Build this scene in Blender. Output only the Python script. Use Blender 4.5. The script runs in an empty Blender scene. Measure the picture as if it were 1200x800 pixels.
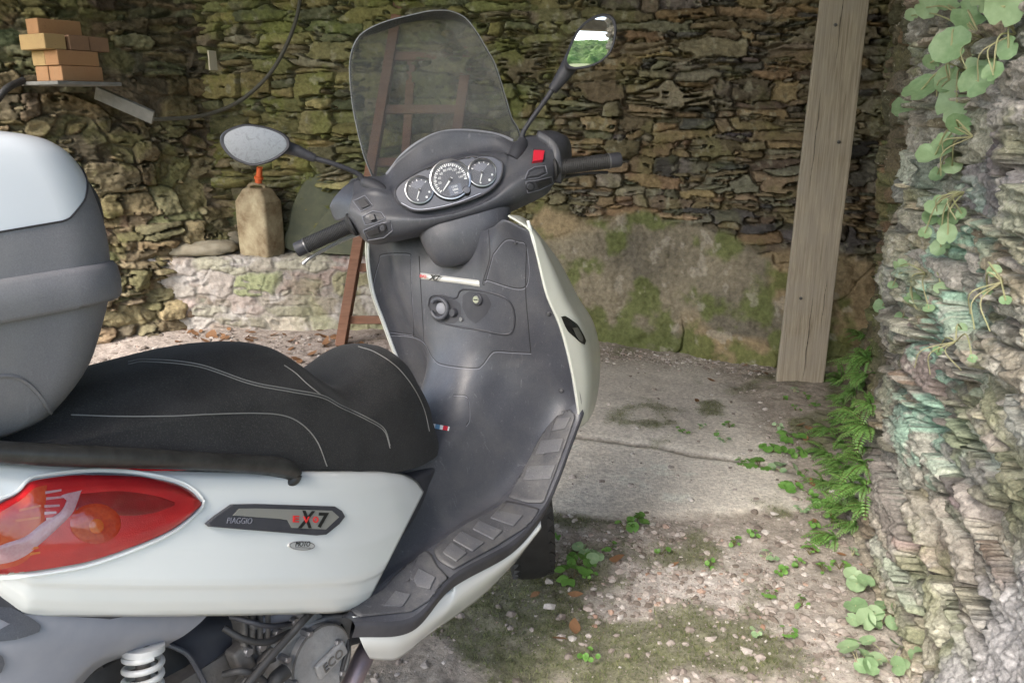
import bpy, bmesh, math, random
import numpy as np
from mathutils import Vector, Matrix
from mathutils.bvhtree import BVHTree

random.seed(7)
RNG = np.random.default_rng(7)
SC = bpy.context.scene
COL = SC.collection
R_ = math.radians

# ------------------------------------------------------------------ view and frames
PITCH = R_(16); FP = 960.0; CAM = np.array([0, 0, 1.27])
def ray(px, py):
    u = (px - 600) / FP; v = -(py - 400) / FP
    return np.array([u, math.cos(PITCH) + v * math.sin(PITCH), -math.sin(PITCH) + v * math.cos(PITCH)])
def onw(px, py, axis, val):                      # point of a sight line on a world plane
    r = ray(px, py); return CAM + (val - CAM[axis]) / r[axis] * r
def ondepth(px, py, t): return CAM + t * ray(px, py)
def onplane(px, py, p0, n):
    r = ray(px, py); return CAM + np.dot(np.array(p0) - CAM, n) / np.dot(r, n) * r
HEAD = R_(35); LEAN = R_(7)
ZV = np.array([0, 0, 1.0])
BO = np.array([-.597, 1.006, 0.0])
BF = np.array([math.sin(HEAD), math.cos(HEAD), 0]); _r0 = np.array([math.cos(HEAD), -math.sin(HEAD), 0])
BR = _r0 * math.cos(LEAN) + ZV * math.sin(LEAN); BU = ZV * math.cos(LEAN) - _r0 * math.sin(LEAN)
def b2w(x, y, z): return BO + x * BR + y * BF + z * BU
def w2b(w):
    d = np.array(w) - BO; return np.array([d @ BR, d @ BF, d @ BU])
def onb(px, py, axis, val):                      # point of a sight line on a plane of the scooter
    r = ray(px, py); c = w2b(CAM); rb = np.array([r @ BR, r @ BF, r @ BU])
    return CAM + (val - c[axis]) / rb[axis] * r
_hl = CAM + ray(352, 290) * 1.851; _hr = CAM + ray(724, 187) * 1.908
HO = (_hl + _hr) / 2; HR = (_hr - _hl) / np.linalg.norm(_hr - _hl)
HF = np.cross(ZV, HR); HF /= np.linalg.norm(HF); HU = np.cross(HR, HF)
def h2w(x, y, z): return HO + x * HR + y * HF + z * HU
def w2h(w):
    d = np.array(w) - HO; return np.array([d @ HR, d @ HF, d @ HU])
def onh(px, py, axis, val):
    M = (HR, HF, HU); r = ray(px, py)
    return CAM + (val - np.dot(CAM - HO, M[axis])) / np.dot(r, M[axis]) * r

# ------------------------------------------------------------------ noise
def _hash(ix, iy, seed):
    h = (ix.astype(np.int64) * 374761393 + iy.astype(np.int64) * 668265263 + seed * 974711) & 0x7fffffff
    h = ((h ^ (h >> 13)) * 1274126177) & 0x7fffffff
    return ((h ^ (h >> 16)) & 0xffff) / 65535.0
def vnoise(x, y, seed=0):
    x = np.asarray(x, float); y = np.asarray(y, float)
    ix = np.floor(x); iy = np.floor(y); fx = x - ix; fy = y - iy
    fx = fx * fx * fx * (fx * (fx * 6 - 15) + 10); fy = fy * fy * fy * (fy * (fy * 6 - 15) + 10)
    a = _hash(ix, iy, seed); b = _hash(ix + 1, iy, seed); c = _hash(ix, iy + 1, seed); d = _hash(ix + 1, iy + 1, seed)
    return (a * (1 - fx) + b * fx) * (1 - fy) + (c * (1 - fx) + d * fx) * fy
def fbm(x, y, seed=0, oct=4, gain=.5):
    s = 0; amp = 1; tot = 0
    for k in range(oct):
        s = s + amp * vnoise(x * 2 ** k + 17.3 * k, y * 2 ** k - 9.1 * k, seed + k); tot += amp; amp *= gain
    return s / tot * 2 - 1
def sstep(e0, e1, x):
    t = np.clip((x - e0) / (e1 - e0), 0, 1); return t * t * (3 - 2 * t)

# ------------------------------------------------------------------ object helpers
def tag(o, label=None, cat=None, group=None, kind=None):
    for k, v in (('label', label), ('category', cat), ('group', group), ('kind', kind)):
        if v: o[k] = v
    return o
def empty(name, loc, label, cat, group=None):
    o = bpy.data.objects.new(name, None); COL.objects.link(o); o.location = [float(v) for v in loc]
    o.empty_display_size = .05
    return tag(o, label, cat, group)
def root_of(p):
    loc = Vector((0, 0, 0))
    while p is not None:
        loc += p.location; p = p.parent
    return loc
def mesh_obj(name, verts, faces, mat=None, parent=None, smooth=True, origin=None):
    """verts in world coordinates (m); the object is placed at origin (or its parent's) with local coordinates"""
    v = np.asarray(verts, float)
    base = np.array(root_of(parent)) if parent is not None else (np.array(origin, float) if origin is not None else np.zeros(3))
    me = bpy.data.meshes.new(name)
    me.from_pydata((v - base).tolist(), [], faces)
    me.validate(); me.update()
    if smooth: me.polygons.foreach_set('use_smooth', [True] * len(me.polygons))
    o = bpy.data.objects.new(name, me); COL.objects.link(o)
    if parent is not None: o.parent = parent
    else: o.location = base.tolist()
    if mat: me.materials.append(mat)
    return o
def grid_obj(name, P, mat=None, parent=None, origin=None, attrs=None, flip=False):
    """P: (n, m, 3) world grid, fast creation"""
    n, m, _ = P.shape
    base = np.array(root_of(parent)) if parent is not None else (np.array(origin, float) if origin is not None else np.zeros(3))
    me = bpy.data.meshes.new(name)
    idx = np.arange(n * m).reshape(n, m)
    q = np.stack([idx[:-1, :-1], idx[:-1, 1:], idx[1:, 1:], idx[1:, :-1]], -1).reshape(-1, 4)
    if flip: q = q[:, ::-1]
    nf = len(q)
    me.vertices.add(n * m); me.vertices.foreach_set('co', (P - base).reshape(-1).astype(np.float32))
    me.loops.add(nf * 4); me.loops.foreach_set('vertex_index', np.ascontiguousarray(q).reshape(-1).astype(np.int32))
    me.polygons.add(nf); me.polygons.foreach_set('loop_start', (np.arange(nf) * 4).astype(np.int32))
    me.update(calc_edges=True)
    me.polygons.foreach_set('use_smooth', [True] * nf)
    for k, a in (attrs or {}).items():
        at = me.color_attributes.new(k, 'FLOAT_COLOR', 'POINT')
        c = np.ones((n * m, 4), np.float32); c[:, :3] = a.reshape(-1, 3); at.data.foreach_set('color', c.reshape(-1))
    o = bpy.data.objects.new(name, me); COL.objects.link(o)
    if parent is not None: o.parent = parent
    else: o.location = base.tolist()
    if mat: me.materials.append(mat)
    return o

def cr(P, n, closed=False):
    """Catmull-Rom resampling of control points to n points"""
    P = np.asarray(P, float); k = len(P)
    if k == 2 and not closed:
        return P[0] + (P[1] - P[0]) * np.linspace(0, 1, n)[:, None]
    if closed:
        t = np.linspace(0, k, n, endpoint=False)
        i = np.floor(t).astype(int); f = (t - i)[:, None]
        g = lambda j: P[(i + j) % k]
    else:
        t = np.linspace(0, k - 1, n)
        i = np.minimum(np.floor(t).astype(int), k - 2); f = (t - i)[:, None]
        E = np.vstack([2 * P[0] - P[1], P, 2 * P[-1] - P[-2]])
        g = lambda j: E[i + j + 1]
    p0, p1, p2, p3 = g(-1), g(0), g(1), g(2)
    return .5 * ((2 * p1) + (-p0 + p2) * f + (2 * p0 - 5 * p1 + 4 * p2 - p3) * f ** 2 + (-p0 + 3 * p1 - 3 * p2 + p3) * f ** 3)
def crp(rows, nu, nv):
    """rows of control points -> (nv, nu, 3) smooth grid"""
    A = np.array([cr(r, nu) for r in rows])
    return np.stack([cr(A[:, j], nv) for j in range(nu)], 1)
def thick(o, t, off=-1):
    m = o.modifiers.new('thickness', 'SOLIDIFY'); m.thickness = t; m.offset = off; return o
def bevel(o, w, seg=2, ang=35):
    m = o.modifiers.new('bevel', 'BEVEL'); m.width = w; m.segments = seg; m.limit_method = 'ANGLE'; m.angle_limit = R_(ang); return o
def subsurf(o, n=2):
    m = o.modifiers.new('subdiv', 'SUBSURF'); m.levels = n; m.render_levels = n; return o

class MB:
    def __init__(self): self.v = []; self.f = []
    def add(self, v, f):
        b = len(self.v); self.v += [tuple(map(float, p)) for p in v]; self.f += [tuple(i + b for i in q) for q in f]; return self
    def box(self, c, ax, ay, az, sx, sy, sz):
        c = np.array(c, float); X = np.array(ax, float) * sx / 2; Y = np.array(ay, float) * sy / 2; Z = np.array(az, float) * sz / 2
        v = [c + i * X + j * Y + k * Z for k in (-1, 1) for j in (-1, 1) for i in (-1, 1)]
        return self.add(v, [(0, 2, 3, 1), (4, 5, 7, 6), (0, 1, 5, 4), (2, 6, 7, 3), (0, 4, 6, 2), (1, 3, 7, 5)])
    def rings(self, rs, cap=True, closed=True):
        n = len(rs[0]); v = [p for r in rs for p in r]; f = []
        for i in range(len(rs) - 1):
            for j in range(n if closed else n - 1):
                k = (j + 1) % n
                f.append((i * n + j, i * n + k, (i + 1) * n + k, (i + 1) * n + j))
        if cap: f += [tuple(range(n - 1, -1, -1)), tuple((len(rs) - 1) * n + j for j in range(n))]
        return self.add(v, f)
    def tube(self, pts, r, n=10, cap=True, res=None, up=(0, 0, 1), flat=1.0):
        pts = np.array(pts, float)
        rr = np.array(r if hasattr(r, '__len__') else [r] * len(pts), float)
        if res:
            rr = cr(np.stack([rr, rr], 1), res)[:, 0]; pts = cr(pts, res)
        rs = []; up = np.array(up, float)
        for i, p in enumerate(pts):
            t = pts[min(i + 1, len(pts) - 1)] - pts[max(i - 1, 0)]; t = t / (np.linalg.norm(t) + 1e-12)
            a = np.cross(t, up)
            if np.linalg.norm(a) < .05: a = np.cross(t, (1, .2, 0))
            a /= np.linalg.norm(a); b = np.cross(a, t)
            rs.append([p + rr[i] * (math.cos(q) * a + flat * math.sin(q) * b) for q in np.linspace(0, 2 * math.pi, n, endpoint=False)])
        return self.rings(rs, cap)
    def lathe(self, c, axis, prof, n=32, cap=True):
        c = np.array(c, float); axis = np.array(axis, float); axis /= np.linalg.norm(axis)
        a = np.cross(axis, (0, 0, 1.0))
        if np.linalg.norm(a) < .1: a = np.cross(axis, (1.0, 0, 0))
        a /= np.linalg.norm(a); b = np.cross(axis, a)
        rs = [[c + h * axis + r * (math.cos(q) * a + math.sin(q) * b) for q in np.linspace(0, 2 * math.pi, n, endpoint=False)] for r, h in prof]
        return self.rings(rs, cap)
    def prism(self, poly, d):
        """poly: list of world points (roughly planar), extruded by vector d"""
        n = len(poly); d = np.array(d, float)
        v = [np.array(p) for p in poly] + [np.array(p) + d for p in poly]
        f = [tuple(range(n - 1, -1, -1)), tuple(range(n, 2 * n))] + [(i, (i + 1) % n, n + (i + 1) % n, n + i) for i in range(n)]
        return self.add(v, f)
    def grid(self, P):
        n, m, _ = P.shape
        return self.add(P.reshape(-1, 3), [(i * m + j, i * m + j + 1, (i + 1) * m + j + 1, (i + 1) * m + j) for i in range(n - 1) for j in range(m - 1)])
    def build(self, name, mat=None, parent=None, smooth=True, origin=None, recalc=True):
        o = mesh_obj(name, self.v, self.f, mat, parent, smooth, origin)
        if recalc:
            bm = bmesh.new(); bm.from_mesh(o.data); bmesh.ops.recalc_face_normals(bm, faces=bm.faces); bm.to_mesh(o.data); bm.free()
        if smooth:
            try: o.data.set_sharp_from_angle(angle=R_(40))
            except Exception: pass
        return o

def bvh_of(objs):
    vs = []; fs = []
    for o in objs:
        loc = np.array(root_of(o)); b = len(vs)
        vs += [tuple(np.array(v.co) + loc) for v in o.data.vertices]
        fs += [tuple(i + b for i in p.vertices) for p in o.data.polygons]
    return BVHTree.FromPolygons(vs, fs)
def hit(bvh, px, py):
    r = ray(px, py); h = bvh.ray_cast(Vector(CAM), Vector(r).normalized())
    if h[0] is None: return None
    n = np.array(h[1]); r = np.array(r)
    if n @ r > 0: n = -n
    return np.array(h[0]), n
def lay(bvh, pts, off=.001, n=None):
    """project a pixel polyline onto a built surface and lift it by off"""
    if n: pts = cr(np.array(pts, float), n)
    out = []
    for p in pts:
        h = hit(bvh, p[0], p[1])
        if h is not None: out.append(h[0] + h[1] * off)
    return out

# ------------------------------------------------------------------ materials
def new_mat(name):
    m = bpy.data.materials.new(name); m.use_nodes = True
    nt = m.node_tree; b = nt.nodes['Principled BSDF']; return m, nt, b
def ncoord(nt): return nt.nodes.new('ShaderNodeTexCoord').outputs['Object']
def nnoise(nt, co, scale, detail=4, rough=.6, dist=0.0):
    n = nt.nodes.new('ShaderNodeTexNoise'); n.inputs['Scale'].default_value = scale; n.inputs['Detail'].default_value = detail
    n.inputs['Roughness'].default_value = rough; n.inputs['Distortion'].default_value = dist
    nt.links.new(co, n.inputs['Vector']); return n.outputs['Fac']
def nramp(nt, fac, stops):
    r = nt.nodes.new('ShaderNodeValToRGB'); e = r.color_ramp.elements
    while len(e) < len(stops): e.new(.5)
    for el, (p, c) in zip(e, stops):
        el.position = p; el.color = (c[0], c[1], c[2], 1) if hasattr(c, '__len__') else (c, c, c, 1)
    nt.links.new(fac, r.inputs['Fac']); return r.outputs['Color']
def nmix(nt, fac, a, b, mode='MIX'):
    m = nt.nodes.new('ShaderNodeMix'); m.data_type = 'RGBA'; m.blend_type = mode
    for sock, v in ((m.inputs[0], fac), (m.inputs[6], a), (m.inputs[7], b)):
        if isinstance(v, bpy.types.NodeSocket): nt.links.new(v, sock)
        elif hasattr(v, '__len__'): sock.default_value = (v[0], v[1], v[2], 1)
        else: sock.default_value = v
    return m.outputs[2]
def nbump(nt, b, h, strength=.3, dist=.01):
    n = nt.nodes.new('ShaderNodeBump'); n.inputs['Strength'].default_value = strength; n.inputs['Distance'].default_value = dist
    nt.links.new(h, n.inputs['Height']); nt.links.new(n.outputs['Normal'], b.inputs['Normal'])
def pbr(name, c, rough=.5, metal=0, c2=None, scale=20, bump=0, bscale=300, coat=0, rough2=None, bdist=.001, spec=.5, detail=5):
    """plain material with some noise mottling, uneven gloss and fine grain"""
    m, nt, b = new_mat(name); co = ncoord(nt)
    b.inputs['Metallic'].default_value = metal; b.inputs['Roughness'].default_value = rough
    b.inputs['Specular IOR Level'].default_value = spec
    if coat: b.inputs['Coat Weight'].default_value = coat; b.inputs['Coat Roughness'].default_value = .06
    if c2 is not None:
        f = nnoise(nt, co, scale, detail, .65, .3)
        nt.links.new(nramp(nt, f, [(.35, c), (.68, c2)]), b.inputs['Base Color'])
    else: b.inputs['Base Color'].default_value = (*c, 1)
    if rough2 is not None:
        f = nnoise(nt, co, scale * 2.3, 4, .6)
        nt.links.new(nramp(nt, f, [(.35, rough), (.7, rough2)]), b.inputs['Roughness'])
    if bump: nbump(nt, b, nnoise(nt, co, bscale, 3, .6), bump, bdist)
    return m
def attr_mat(name, attr='albedo', rough=.9, nscale=40, nlo=.75, nhi=1.25, bump=.5, bscale=120, bdist=.004, speck=None):
    m, nt, b = new_mat(name); co = ncoord(nt)
    a = nt.nodes.new('ShaderNodeAttribute'); a.attribute_name = attr
    f = nnoise(nt, co, nscale, 6, .7, .2)
    k = nramp(nt, f, [(.3, nlo), (.7, nhi)])
    c = nmix(nt, 1.0, a.outputs['Color'], k, 'MULTIPLY')
    if speck:
        s = nnoise(nt, co, speck[0], 3, .6)
        c = nmix(nt, nramp(nt, s, [(speck[1], 0), (speck[1] + .05, speck[3])]), c, speck[2])
    nt.links.new(c, b.inputs['Base Color']); b.inputs['Roughness'].default_value = rough
    b.inputs['Specular IOR Level'].default_value = .25
    nbump(nt, b, nnoise(nt, co, bscale, 6, .7), bump, bdist)
    return m
# ================================================================== walls
def courses(L, H, hr, wr, thin=.3, seed=1, big=0, slope=0.0, chips=90):
    rg = np.random.default_rng(seed); out = []
    z = -.05
    while z < H + .1:
        ch = rg.uniform(*hr); s = -rg.uniform(0, wr[1])
        while s < L + .2:
            w = wr[0] + (wr[1] - wr[0]) * rg.random() ** 1.5 * (1.35 if rg.random() < .2 else 1)
            if ch > hr[0] * 1.35 and rg.random() < thin:
                k = rg.integers(2, 4); e = np.sort(np.concatenate([[0, 1], (np.arange(1, k) + rg.uniform(-.25, .25, k - 1)) / k]))
                for i in range(k):
                    o = rg.uniform(-.3, .3) * w * .5
                    out.append((s + w / 2 + o, z + ch * (e[i] + e[i + 1]) / 2, w / 2 * rg.uniform(.7, 1.1), ch * (e[i + 1] - e[i]) / 2))
            else:
                out.append((s + w / 2, z + ch / 2 + rg.uniform(-.12, .12) * ch, w / 2 * rg.uniform(.9, 1.08), ch / 2 * rg.uniform(.85, 1.3)))
            s += w
        z += ch
    for _ in range(big):
        out.append((rg.uniform(0, L), rg.uniform(.1, H), rg.uniform(.6, .95) * wr[1], rg.uniform(.6, .9) * hr[1]))
    for _ in range(int(L * H * chips)):
        out.append((rg.uniform(0, L), rg.uniform(0, H), rg.uniform(.018, .065), rg.uniform(.006, .018)))
    out = np.array(out)
    out[:, 1] += slope * (out[:, 0] - L / 2)
    return out
def stone_field(S, Z, seeds, res, seed, p=4.5, warp=.018, slope=0.0, edge=.010):
    rg = np.random.default_rng(seed)
    wS = S + warp * fbm(S * 9, Z * 9, seed, 3) + warp * .16 * fbm(S * 40, Z * 40, seed + 5, 3)
    wZ = Z + warp * .8 * fbm(S * 8 + 50, Z * 11, seed + 9, 3) + warp * .15 * fbm(S * 45, Z * 45, seed + 6, 3)
    n, m = S.shape
    F1 = np.full(S.shape, 9.0); F2 = np.full(S.shape, 9.0); ID = np.zeros(S.shape, np.int32); DX = np.zeros(S.shape); DZ = np.zeros(S.shape)
    s0, z0 = S[0, 0], Z[0, 0]
    for k, (cx, cz, a, b) in enumerate(seeds):
        ra, rb = a * 2.2 + .05, b * 2.6 + .05
        i0, i1 = int((cz - rb - z0) / res), int((cz + rb - z0) / res) + 1
        j0, j1 = int((cx - ra - s0) / res), int((cx + ra - s0) / res) + 1
        i0, i1, j0, j1 = max(i0, 0), min(i1, n), max(j0, 0), min(j1, m)
        if i0 >= i1 or j0 >= j1: continue
        sl = (slice(i0, i1), slice(j0, j1)); t = rg.normal(0, .10) + slope; q = rg.normal(0, .35)
        dx = wS[sl] - cx; dz = wZ[sl] - cz - t * dx; dx = dx + q * dz
        d = (np.abs(dx / a) ** p + np.abs(dz / b) ** p) ** (1 / p)
        f1, f2 = F1[sl], F2[sl]
        near = d < f1
        F2[sl] = np.where(near, f1, np.minimum(f2, d)); ID[sl] = np.where(near, k, ID[sl])
        DX[sl] = np.where(near, dx / a, DX[sl]); DZ[sl] = np.where(near, dz / b, DZ[sl]); F1[sl] = np.where(near, d, f1)
    bmin = np.minimum(seeds[:, 2], seeds[:, 3])[ID]
    e = (F2 - F1) * np.minimum(bmin, .05)
    open_ = sstep(1.3, 1.7, F1)
    face = sstep(0, 1, e / (edge * (.35 + 1.3 * vnoise(S * 7, Z * 9, seed + 40)))) * (1 - open_)
    return face, ID, DX, DZ, F1, rg
def pal(ids, n, colors, weights, rg, jit=.12):
    c = np.array(colors)[rg.choice(len(colors), n, p=np.array(weights) / np.sum(weights))]
    c = c * (1 + rg.normal(0, jit, (n, 1))) * (1 + rg.normal(0, .04, (n, 3)))
    return np.clip(c, .02, .8)[ids]

def build_wall(name, A, B, H, res, seeds, seed, depth, base_fn, color_fn, mat, label, cat, relief=.035, slope=0.0, edge=.010, warp=.018, rough=.006):
    A = np.array([*A, 0.0]); B = np.array([*B, 0.0]); L = np.linalg.norm(B - A); d = (B - A) / L
    n = np.array([d[1], -d[0], 0])                       # to the right of A->B
    s = np.arange(0, L + res, res); z = np.arange(-.06, H, res)
    S, Z = np.meshgrid(s, z)
    face, ID, DX, DZ, F1, rg = stone_field(S, Z, seeds, res, seed, slope=slope, edge=edge, warp=warp)
    ns = len(seeds)
    off = rg.uniform(-relief, relief, ns)[ID]; tx = rg.uniform(-.35, .35, ns)[ID]; tz = rg.uniform(-.3, .45, ns)[ID]
    h = off + relief * .5 * tx * np.clip(DX, -1.2, 1.2) + relief * .5 * tz * np.clip(DZ, -1.2, 1.2) - relief * .10 * np.clip(F1, 0, 1.3) ** 3
    fa = rg.uniform(0, 6.28, ns)[ID]; fo = rg.uniform(.1, .7, ns)[ID]          # a broken facet on every stone
    h -= relief * 1.1 * np.maximum(0, np.cos(fa) * DX + np.sin(fa) * DZ - fo)
    ph = rg.uniform(0, 60, ns)[ID]
    h += rough * 2.2 * fbm(S * 14 + ph, Z * 26 + ph, seed + 20, 4) + rough * 1.3 * fbm(S * 45 + ph, Z * 130, seed + 21, 3)
    lay_ = Z * 55 + 3 * fbm(S * 5 + ph, Z * 9, seed + 22, 3) + ph; h += rough * .9 * (np.abs((lay_ % 1) - .5) - .25) * (np.sin(ph * 7) > -.2)
    gap = -depth + .012 * fbm(S * 30, Z * 30, seed + 30, 3)
    hh = gap + (h - gap) * face
    hh, alb = color_fn(S, Z, hh, face, ID, ns, rg, DX, DZ)
    hh = hh + base_fn(S, Z)
    P = A + S[..., None] * d + Z[..., None] * ZV + hh[..., None] * n
    o = grid_obj(name, P, mat, origin=(A + B) / 2, attrs={'albedo': alb}, flip=True)
    tag(o, label, cat)
    return o

WALLMAT = attr_mat('dry_stone', nscale=38, nlo=.62, nhi=1.38, bump=.55, bscale=95, bdist=.005)
WALLMAT2 = pbr('light_blocker_stone', (.14, .12, .08), .9, c2=(.09, .08, .06), scale=6, bump=.6, bscale=30, bdist=.02)  # for the added light-blocking box above the right wall
PIERMAT = attr_mat('weathered_slate', nscale=110, nlo=.5, nhi=1.45, bump=.8, bscale=190, bdist=.006, speck=(60, .66, (.55, .53, .47), .6))

# ---- back wall: rubble above, mossy bedrock below on the right
BA, BB = (-1.78, 5.005), (2.05, 4.27)
def back_base(S, Z):
    x = BA[0] + S * .982
    front = np.interp(x, [-.9, .1, .48, .92, 1.3, 1.7], [0, .10, .17, .24, .43, .5])
    prof = 1 - sstep(.05, 1.25, Z + .08 * fbm(S * 3, Z * 3, 77, 3))
    return front * prof + .03 * fbm(S * 1.2, Z * 1.2, 5, 3) + .02 * Z
def back_color(S, Z, h, face, ID, ns, rg, DX, DZ):
    x = BA[0] + S * .982
    warm = pal(ID, ns, [(.185, .145, .09), (.15, .125, .085), (.235, .175, .10), (.11, .10, .085), (.18, .165, .125), (.075, .072, .068)], [4, 3, 2.2, 2, 3, 1.2], rg, .2)
    green = pal(ID, ns, [(.17, .16, .068), (.14, .14, .065), (.20, .18, .085), (.11, .115, .065), (.17, .15, .095)], [4, 3, 3, 2, 2], rg, .18)
    wl = sstep(-.1, .45, x + .35 * fbm(S * 2, Z * 2, 61, 3))
    c = green * (1 - wl)[..., None] + warm * wl[..., None]
    m = sstep(.05, .4, fbm(S * 7, Z * 7, 62, 4)) * .55 * (1 - .6 * wl)
    c = c * (1 - m)[..., None] + np.array([.15, .17, .045]) * m[..., None]
    li = sstep(.30, .5, fbm(S * 22, Z * 22, 63, 4)) * .45
    c = c * (1 - li)[..., None] + np.array([.30, .29, .22]) * li[..., None]
    c = c * (.6 + .4 * face)[..., None] + np.array([.14, .115, .08]) * (.4 * (1 - face))[..., None]
    # bedrock
    edge = np.interp(x, [-3, -.25, .2, .6, .95, 1.3, 2.2], [.0, .30, .70, .72, .66, .56, .5]) + .07 * fbm(S * 5, Z * 3, 64, 4)
    rk = 1 - sstep(-.02, .03, Z - edge)
    hr_ = .028 * fbm(S * 3.5, Z * 3, 65, 4) + .014 * fbm(S * 13, Z * 11, 66, 4) + .006 * fbm(S * 45, Z * 45, 67, 3)
    crack = np.abs(fbm(S * 1.6 + .5 * Z, Z * 2.4 - S * 1.3, 68, 3)); hr_ -= .035 * (1 - sstep(0, .018, crack)) * sstep(-.2, .1, fbm(S * 3, Z * 3, 81, 2))
    slab = fbm(S * 2.6, Z * 2.6, 69, 2); hr_ += .010 * sstep(.12, .16, slab)
    n1 = fbm(S * 4, Z * 4, 70, 5); n2 = fbm(S * 7 + 9, Z * 7, 71, 4)
    rc = np.array([.19, .168, .125]) + n1[..., None] * np.array([.10, .085, .055])
    och = sstep(-.05, .22, slab)[..., None] * .7; rc = rc * (1 - och) + np.array([.30, .225, .125]) * och
    mo = sstep(.02, .38, n2 + .30 * sstep(.2, .9, x) - .25 * sstep(.02, .45, Z) + .1)[..., None] * .8
    rc = rc * (1 - mo) + np.array([.11, .135, .04]) * mo
    wh = sstep(.32, .5, fbm(S * 16, Z * 16, 72, 4))[..., None] * .4; rc = rc * (1 - wh) + np.array([.42, .39, .33]) * wh
    h = h * (1 - rk) + hr_ * rk
    c = c * (1 - rk)[..., None] + rc * rk[..., None]
    return h, np.clip(c, .015, .8)
def merge_sizes(x0, L, H):
    a = courses(L, H, (.035, .105), (.07, .32), .55, 11, 26)
    b = courses(L, H, (.05, .145), (.09, .36), .42, 12, 12)
    sel = lambda q, lo, hi: q[(q[:, 0] >= lo) & (q[:, 0] < hi)]
    return np.vstack([sel(b, -9, 1.55), sel(a, 1.55, 99)])
BL = math.hypot(BB[0] - BA[0], BB[1] - BA[1])
back_wall = build_wall('stone_wall', BA, BB, 3.1, .0055, merge_sizes(0, BL, 3.1), 3, .06, back_base, back_color, WALLMAT,
    'dry stone back wall of the shed, green on the left, brown on the right, with mossy bedrock at its foot', 'stone wall', relief=.034, edge=.006, warp=.013)

# ---- left wall, set at an angle to the back wall
LA, LB = (-3.35, 3.79), (-1.62, 5.02)
def left_base(S, Z):
    return .13 * (1 - sstep(.35, 1.0, Z + .1 * fbm(S * 2.5, Z * 2.5, 31, 3))) + .07 * fbm(S * 1.7, Z * 1.7, 32, 3) - .05 * sstep(1.55, 2.1, S)
def left_color(S, Z, h, face, ID, ns, rg, DX, DZ):
    tan = pal(ID, ns, [(.235, .19, .115), (.19, .15, .095), (.27, .225, .14), (.15, .125, .085), (.20, .185, .10)], [4, 3, 2.5, 2, 2], rg, .16)
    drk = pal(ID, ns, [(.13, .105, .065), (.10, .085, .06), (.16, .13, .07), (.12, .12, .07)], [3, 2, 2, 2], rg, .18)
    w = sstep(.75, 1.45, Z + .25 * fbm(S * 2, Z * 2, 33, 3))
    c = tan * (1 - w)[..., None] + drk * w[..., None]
    m = sstep(.1, .4, fbm(S * 6, Z * 6, 34, 4)) * .5
    c = c * (1 - m)[..., None] + np.array([.15, .15, .055]) * m[..., None]
    c = c * (.6 + .4 * face)[..., None] + np.array([.13, .10, .07]) * (.4 * (1 - face))[..., None]
    h = h + .02 * fbm(S * 10, Z * 14, 35, 4)
    return h, np.clip(c, .015, .8)
LL = math.hypot(LB[0] - LA[0], LB[1] - LA[1])
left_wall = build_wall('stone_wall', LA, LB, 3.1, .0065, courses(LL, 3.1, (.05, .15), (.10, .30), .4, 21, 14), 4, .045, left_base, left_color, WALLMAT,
    'rough tan stone wall meeting the back wall at the left corner, bricks standing on it', 'stone wall', relief=.042, edge=.007, rough=.008)

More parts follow.
